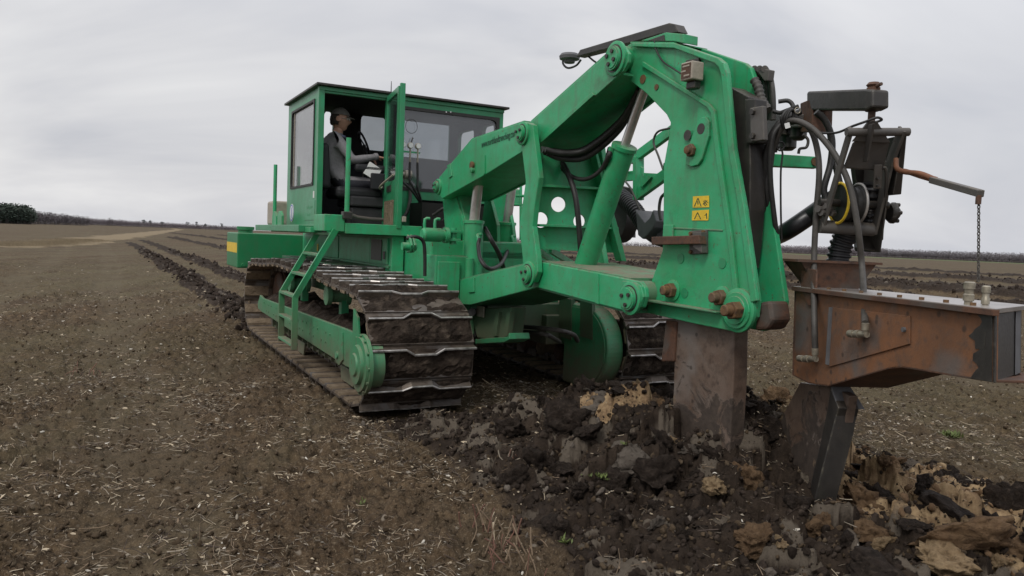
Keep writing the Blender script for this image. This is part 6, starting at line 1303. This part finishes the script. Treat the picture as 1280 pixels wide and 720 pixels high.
for tr in range(900):
    v, u = rg.uniform(.2, 3.7), rg.uniform(-4.6, .1); 
    if rg.random() > math.exp(-((v-2.1)/1.2)**2)*.9+.12: continue
    q = wld((v, u, 0)); dd_ = (q-CAM).dot(fw)
    if dd_ < 2.6: continue
    if cnt >= 235: break
    cnt += 1; r = min(.19, .05+.14*rg.random()**1.7)*(.6+.4*math.exp(-((v-2.0)/1.1)**2)); z = float(gh(q.x, q.y)[0][0]); k = rg.random()
    m_ = CLOD_D if k < .62 or (v < 1.8 and k < .95) else CLOD_O if k < .86 else CLOD_T if k < .94 else CLOD_G
    gl = {'dark_topsoil': ('dark topsoil clod lying loose on the spoil heap', 'dark clods on the spoil heap'), 'orange_brown_clay': ('orange brown clay clod lying loose on the spoil heap', 'orange brown clods on the spoil heap'), 'tan_subsoil_clay': ('tan subsoil clod lying loose on the spoil heap', 'tan clods on the spoil heap'), 'crusted_grey_soil': ('small grey crusted clod lying loose on the spoil heap', 'grey crusted clods on the spoil heap')}[m_.name]
    where = 'in the heap foreground' if u < -3.0 else 'on the heap between near track and blade' if v < 1.45 else 'on the heap right of the boot shank' if v > 2.7 else 'on the heap around the blade foot'
    big = 'large' if r > .11 else 'small' if r < .07 else 'medium'; nm_ = {'dark_topsoil': 'dark topsoil', 'orange_brown_clay': 'orange brown clay', 'tan_subsoil_clay': 'tan subsoil', 'crusted_grey_soil': 'grey crusted'}[m_.name]
    clod(q.x, q.y, z-r*.02, r, m_, 'lump' if rg.random() < .6 else 'slab', f'{big} {nm_} clod {where}', f'{big} {nm_} clods {where}', i=cnt)
def scatter(name, protos, pts, mats, smooth=False):
    """join many small low-poly pieces (numpy) into one mesh; protos: list of (verts, faces(tri or quad)); pts: (x,y,z,scale,rotation matrix,mat)"""
    V_, F_, M_, base = [], [], [], 0; fl = []
    for k, (vs, fs) in enumerate(protos):
        sel = [p for i, p in enumerate(pts) if p[6] == k]
        if not sel: continue
        pos = np.array([p[:3] for p in sel]); sc = np.array([p[3] for p in sel]); rot = rots(np.array([p[4] for p in sel])); mm = np.array([p[5] for p in sel])
        v = np.einsum('nij,vj->nvi', rot, vs)*sc[:, None, None]+pos[:, None, :]; n = len(sel); nv = len(vs)
        f = fs[None]+(np.arange(n)*nv)[:, None, None]+base; V_.append(v.reshape(-1, 3)); F_.append(f.reshape(-1, fs.shape[1])); M_.append(np.repeat(mm, len(fs))); base += n*nv
    V_ = np.vstack(V_); F_ = np.vstack(F_); M_ = np.concatenate(M_); me = bpy.data.meshes.new(name); k = F_.shape[1]
    me.vertices.add(len(V_)); me.vertices.foreach_set('co', V_.ravel()); me.loops.add(F_.size); me.loops.foreach_set('vertex_index', F_.ravel().astype(np.int32)); me.polygons.add(len(F_)); me.polygons.foreach_set('loop_start', (np.arange(len(F_))*k).astype(np.int32))
    me.update(calc_edges=True)
    for m in mats: me.materials.append(m)
    me.polygons.foreach_set('material_index', M_.astype(np.int32)); me.update(); o = bpy.data.objects.new(name, me); COL.objects.link(o); return o
def arr(me): 
    v = np.array([x.co[:] for x in me.vertices]); f = np.array([p.vertices[:] for p in me.polygons]); return v, f
def rmat(a, b, c): return (a, b, c)
def rots(A):
    ca, sa, cb, sb, cc, sc_ = np.cos(A[:, 0]), np.sin(A[:, 0]), np.cos(A[:, 1]), np.sin(A[:, 1]), np.cos(A[:, 2]), np.sin(A[:, 2])
    return np.stack([np.stack([cc*cb, cc*sb*sa-sc_*ca, cc*sb*ca+sc_*sa], -1), np.stack([sc_*cb, sc_*sb*sa+cc*ca, sc_*sb*ca-cc*sa], -1), np.stack([-sb, cb*sa, cb*ca], -1)], 1)
small = [arr(clod_mesh(30+s, 2, .20, 7, (1, .8, .65))) for s in range(6)]
pts = []; N_ = 22000
vv = RNG.uniform(-.6, 4.3, N_); uu_ = RNG.uniform(-5.5, .6, N_); X = OX+vv*cT-uu_*sT; Y = OY+vv*sT+uu_*cT; h, mk, cl, gr = gfields(X, Y); dep = Y
for i in range(N_):
    if mk[i]*.9 < RNG.random() or dep[i] < 2.3: continue
    r = .005+.034*RNG.random()**4.0; pts.append((X[i], Y[i], h[i]+r*.35, r, rmat(*RNG.uniform(0, 6.28, 3)), (1 if RNG.random() < .35 and cl[i] > .3 else 2 if RNG.random() < .05 else 3 if RNG.random() < .05 and cl[i] > .1 else 0), i % 6))
# clods along the old furrows and a few on the open field
for (c0, wd, u0_, u1_, n) in ((.32, .34, 6.2, 45, 2200), (1.9, .35, 10, 45, 900), (6.5, .8, 12, 60, 1200), (23, 1.4, -8, 60, 1500), (31, 1.9, -12, 60, 3500), (37.5, 1.5, -12, 60, 1600), (52, 2, -15, 60, 1800)):
    t = RNG.random(n)**(1.7 if c0 < 10 else 1); uu_ = u0_+(u1_-u0_)*t; vv = c0+RNG.normal(0, wd*.5, n); X = OX+vv*cT-uu_*sT; Y = OY+vv*sT+uu_*cT; h = gfields(X, Y)[0]
    for i in range(n): r = (.015+.085*RNG.random()**3.0)*(1+min(Y[i], 30)*.010)*(1 if c0 > 10 else .8); pts.append((X[i], Y[i], h[i]+r*.25, r, rmat(*RNG.uniform(0, 6.28, 3)), 0 if RNG.random() < .9 else 2, i % 6))
A = np.radians(RNG.uniform(-42, 42, 34000)); D = 2.2+17*RNG.random(34000)**1.5; X = D*np.sin(A); Y = D*np.cos(A); h = gfields(X, Y)[0]
for i in range(34000): r = .004+.022*RNG.random()**3.2; pts.append((X[i], Y[i], h[i]+r*.3, r, rmat(*RNG.uniform(0, 6.28, 3)), 4, i % 6))
FIELDC = mud_mat('field_crumbs', (.060, .042, .026), (.105, .075, .048), (.14, .11, .075), sc=3)
tag(scatter('loose_crumbs', small, pts, [CLOD_D, CLOD_O, CLOD_G, CLOD_T, FIELDC]), 'loose crumbs and small clods of soil', 'soil', kind='stuff')
# ================================================================== CROP RESIDUE
def straw_proto(seed, seg=2, w=.035):
    rg = random.Random(seed); vs, fs = [], []; y = 0; z = 0
    for i in range(seg+1):
        t = i/seg; r = w*(1-.45*t); x = t-.5; y += rg.uniform(-.09, .09); z = .06*math.sin(t*3.1)*rg.uniform(.3, 1.6)
        vs += [(x, y-r, z-r*.5), (x, y+r, z-r*.5), (x, y, z+r)]
    for i in range(seg):
        for k in range(3): a, b = i*3+k, i*3+(k+1) % 3; fs += [(a, b, b+3), (a, b+3, a+3)]
    return np.array(vs), np.array(fs)
def flake_proto(seed):
    rg = random.Random(seed); n = 5; vs = [(math.cos(i*2*math.pi/n)*rg.uniform(.6, 1.2), math.sin(i*2*math.pi/n)*rg.uniform(.15, .5), rg.uniform(-.25, .25)) for i in range(n)]+[(0, 0, .35)]
    return np.array(vs), np.array([(i, (i+1) % n, n) for i in range(n)])
PR = [straw_proto(s) for s in range(5)]+[straw_proto(10+s, 3, .018) for s in range(3)]+[flake_proto(s) for s in range(3)]
ST = [plain('pale_straw', (.46, .38, .27), .85, var=.2, sc=4), plain('brown_straw', (.20, .145, .095), .9, var=.3, sc=4), plain('dark_twig', (.06, .042, .032), .9), plain('bleached_fibre', (.55, .51, .44), .9, var=.08), plain('weathered_straw', (.26, .22, .17), .9, var=.3, sc=4)]
pts = []
def strew(n, dmax, dmin=1.9, pw=1.5, amax=42):
    A = np.radians(RNG.uniform(-amax, amax, n)); D = dmin+(dmax-dmin)*RNG.random(n)**pw; X = D*np.sin(A); Y = D*np.cos(A); h, mk, cl, gr = gfields(X, Y)
    patch = vnoise(X*1.1, Y*1.1, 333)*.45+vnoise(X*3.5, Y*3.5, 334)*.55; patch = patch-gfields.lane*.10
    for i in range(n):
        if RNG.random() > .12+1.9*(patch[i]-.33): continue
        if mk[i] > .4 and RNG.random() < .72: continue
        v_, u__ = tov(X[i], Y[i])
        if 0 < v_ < .96 and 0 < u__ < 6.4 or 2.66 < v_ < 3.6 and 0 < u__ < 6.4: continue
        q = RNG.random(); far_ = 1+D[i]*.03
        if q < .022: k, m, s = 8+i % 3, 3, RNG.uniform(.005, .016)*far_
        elif q < .13: k, m, s = 8+i % 3, int(RNG.choice([0, 4, 1])), RNG.uniform(.008, .018)*far_
        elif q < .26: k, m, s = 5+i % 3, int(RNG.choice([2, 2, 1])), RNG.uniform(.03, .13)
        else: k, m, s = i % 5, int(RNG.choice([0, 0, 1, 4, 4, 4, 1, 2])), (.009+.060*RNG.random()**2.6)*(1.5 if RNG.random() < .06 else 1)
        s *= min(1.5, far_); tilt = RNG.normal(0, .22); pts.append((X[i], Y[i], h[i]+.006+abs(tilt)*s*.3, s, rmat(RNG.uniform(0, 6.28), tilt, RNG.uniform(0, 6.28)), m, k))
strew(120000, 9, pw=1.15); strew(75000, 20, 5, 1.1); strew(14000, 34, 16, 1.2)
tag(scatter('crop_residue', PR, pts, ST), 'chopped straw, twigs and pale fibres strewn over the field', 'straw', kind='stuff')
# standing dead stubble stalks
pts = []; SP = [straw_proto(60+s, 4, .022) for s in range(4)]
for _ in range(70):
    a = math.radians(RNG.uniform(-40, 38)); d = RNG.uniform(2.4, 15); cx_, cy_ = d*math.sin(a), d*math.cos(a); n = int(RNG.integers(2, 7))
    for k in range(n):
        x, y = cx_+RNG.normal(0, .10), cy_+RNG.normal(0, .10); s = RNG.uniform(.04, .12); h_ = float(gh(x, y)[0][0]); pts.append((x, y, h_+s*.40, s, rmat(RNG.uniform(0, 6), -1.57+RNG.normal(0, .35), RNG.uniform(0, 6.28)), int(RNG.choice([1, 2, 2])), int(k % 4)))
tag(scatter('stubble', SP, pts, ST), 'short dead stubble stalks standing in the field', 'stubble', kind='stuff')
RED = plain('reddish_stalk', (.17, .085, .06), .85, var=.3)
def clump(x, y, n, h0, h1, spread, mats, label, cat, name, seed, kind=None):
    rg = random.Random(seed); X, Y, z = on_ground(x, y); E0 = bpy.data.objects.new(name, None); COL.objects.link(E0); E0.location = (X, Y, z)
    for k in range(n):
        mb = MB(); a = rg.uniform(0, 6.28); b = Vector((X+rg.gauss(0, spread), Y+rg.gauss(0, spread*.7), z-.02)); L_ = rg.uniform(h0, h1); d = Vector((rg.gauss(0, .28), rg.gauss(0, .28), 1)).normalized()
        mb.tube([b, b+d*L_*.5+Vector((rg.gauss(0, .012), 0, 0)), b+d*L_+Vector((rg.gauss(0, .02), rg.gauss(0, .02), 0))], rg.uniform(.0025, .0045), n=5, smooth=2)
        mb.v = [tuple(Vector(q)-Vector((X, Y, z))) for q in mb.v]; mb.build('stem', mats[rg.randrange(len(mats))], E0)
    tag(E0, label, cat, kind=kind)
clump(632, 690, 22, .08, .20, .10, [RED, ST[1]], 'cluster of upright reddish dead stems at the bottom of the spoil', 'dead plant', 'dead_plant', 1)
clump(598, 660, 14, .06, .18, .08, [RED, ST[1], ST[0]], 'smaller bundle of reddish dead stems left of the main cluster', 'dead plant', 'dead_plant', 2)
clump(648, 712, 10, .08, .16, .06, [RED, ST[1]], 'thin reddish dead stems right at the bottom edge', 'dead plant', 'dead_plant', 3)
clump(105, 470, 12, .06, .17, .14, [ST[2], RED], 'dark thin stalks standing in the field at left', 'dead plant', 'dead_plant', 4)
clump(200, 410, 9, .06, .16, .16, [ST[2], ST[1]], 'faint dry stalks left of the ladder', 'dead plant', 'dead_plant', 5)
clump(640, 575, 9, .04, .10, .05, [ST[4], RED], 'short pale rootlets poking from the spoil between the tracks', 'dead plant', 'dead_plant', 6)
GRN = plain('weed_leaf', (.095, .125, .03), .7, var=.25)
def weed(x, y, n, s, label, seed):
    rg = random.Random(seed); X, Y, z = on_ground(x, y); mb = MB()
    for k in range(n):
        a = rg.uniform(0, 6.28); e = rg.uniform(.2, 1.2); b = Vector((X+rg.gauss(0, s*.35), Y+rg.gauss(0, s*.35), z)); d = Vector((math.cos(a)*math.cos(e), math.sin(a)*math.cos(e), math.sin(e))); w_ = Vector((-math.sin(a), math.cos(a), 0))*s*.10; L_ = s*rg.uniform(.4, 1)
        mb.add([b, b+d*L_*.5+w_, b+d*L_, b+d*L_*.5-w_], [(0, 1, 2), (0, 2, 3)])
    tag(mb.build('green_weed', GRN), label, 'weed')
weed(752, 592, 40, .05, 'small yellow green weed on the spoil left of the blade', 1); weed(738, 585, 14, .035, 'tiny green sprig beside the small weed on the spoil', 2)
weed(1188, 546, 70, .09, 'patch of yellow green weed in the stubble right of the boot shank', 3); weed(780, 556, 16, .03, 'tiny green sprout on the grey leaning slab', 4); weed(705, 678, 26, .05, 'low pale green weed near the bottom of the spoil', 5); weed(452, 630, 20, .04, 'low green weed in the field left of the spoil', 6)
# dry grass blades on the strip at left
pts = []; GP = [straw_proto(80+s, 3, .03) for s in range(4)]
n = 26000; PL = np.array([(-45, 30), (-32.1, 48), (-35, 58), (-41.5, 75)]); t = RNG.random(n)*3; i0 = np.minimum(t.astype(int), 2); fr = (t-i0)[:, None]; c = PL[i0]*(1-fr)+PL[i0+1]*fr; c += RNG.normal(0, 1.1, c.shape); hh = gfields(c[:, 0], c[:, 1])[0]
for i in range(n): s = RNG.uniform(.06, .20); pts.append((c[i, 0], c[i, 1], hh[i]+s*.4, s, rmat(RNG.uniform(0, 6), -1.57+RNG.normal(0, .4), RNG.uniform(0, 6.28)), int(RNG.choice([0, 0, 1])), i % 4))
DG = [plain('dry_grass', (.26, .205, .13), .9, var=.2, sc=.5), plain('dry_grass_olive', (.18, .145, .09), .9, var=.2, sc=.5)]
tag(scatter('dry_grass_strip', GP, pts, DG), 'strip of dry tan grass crossing the field at left', 'grass', kind='stuff')
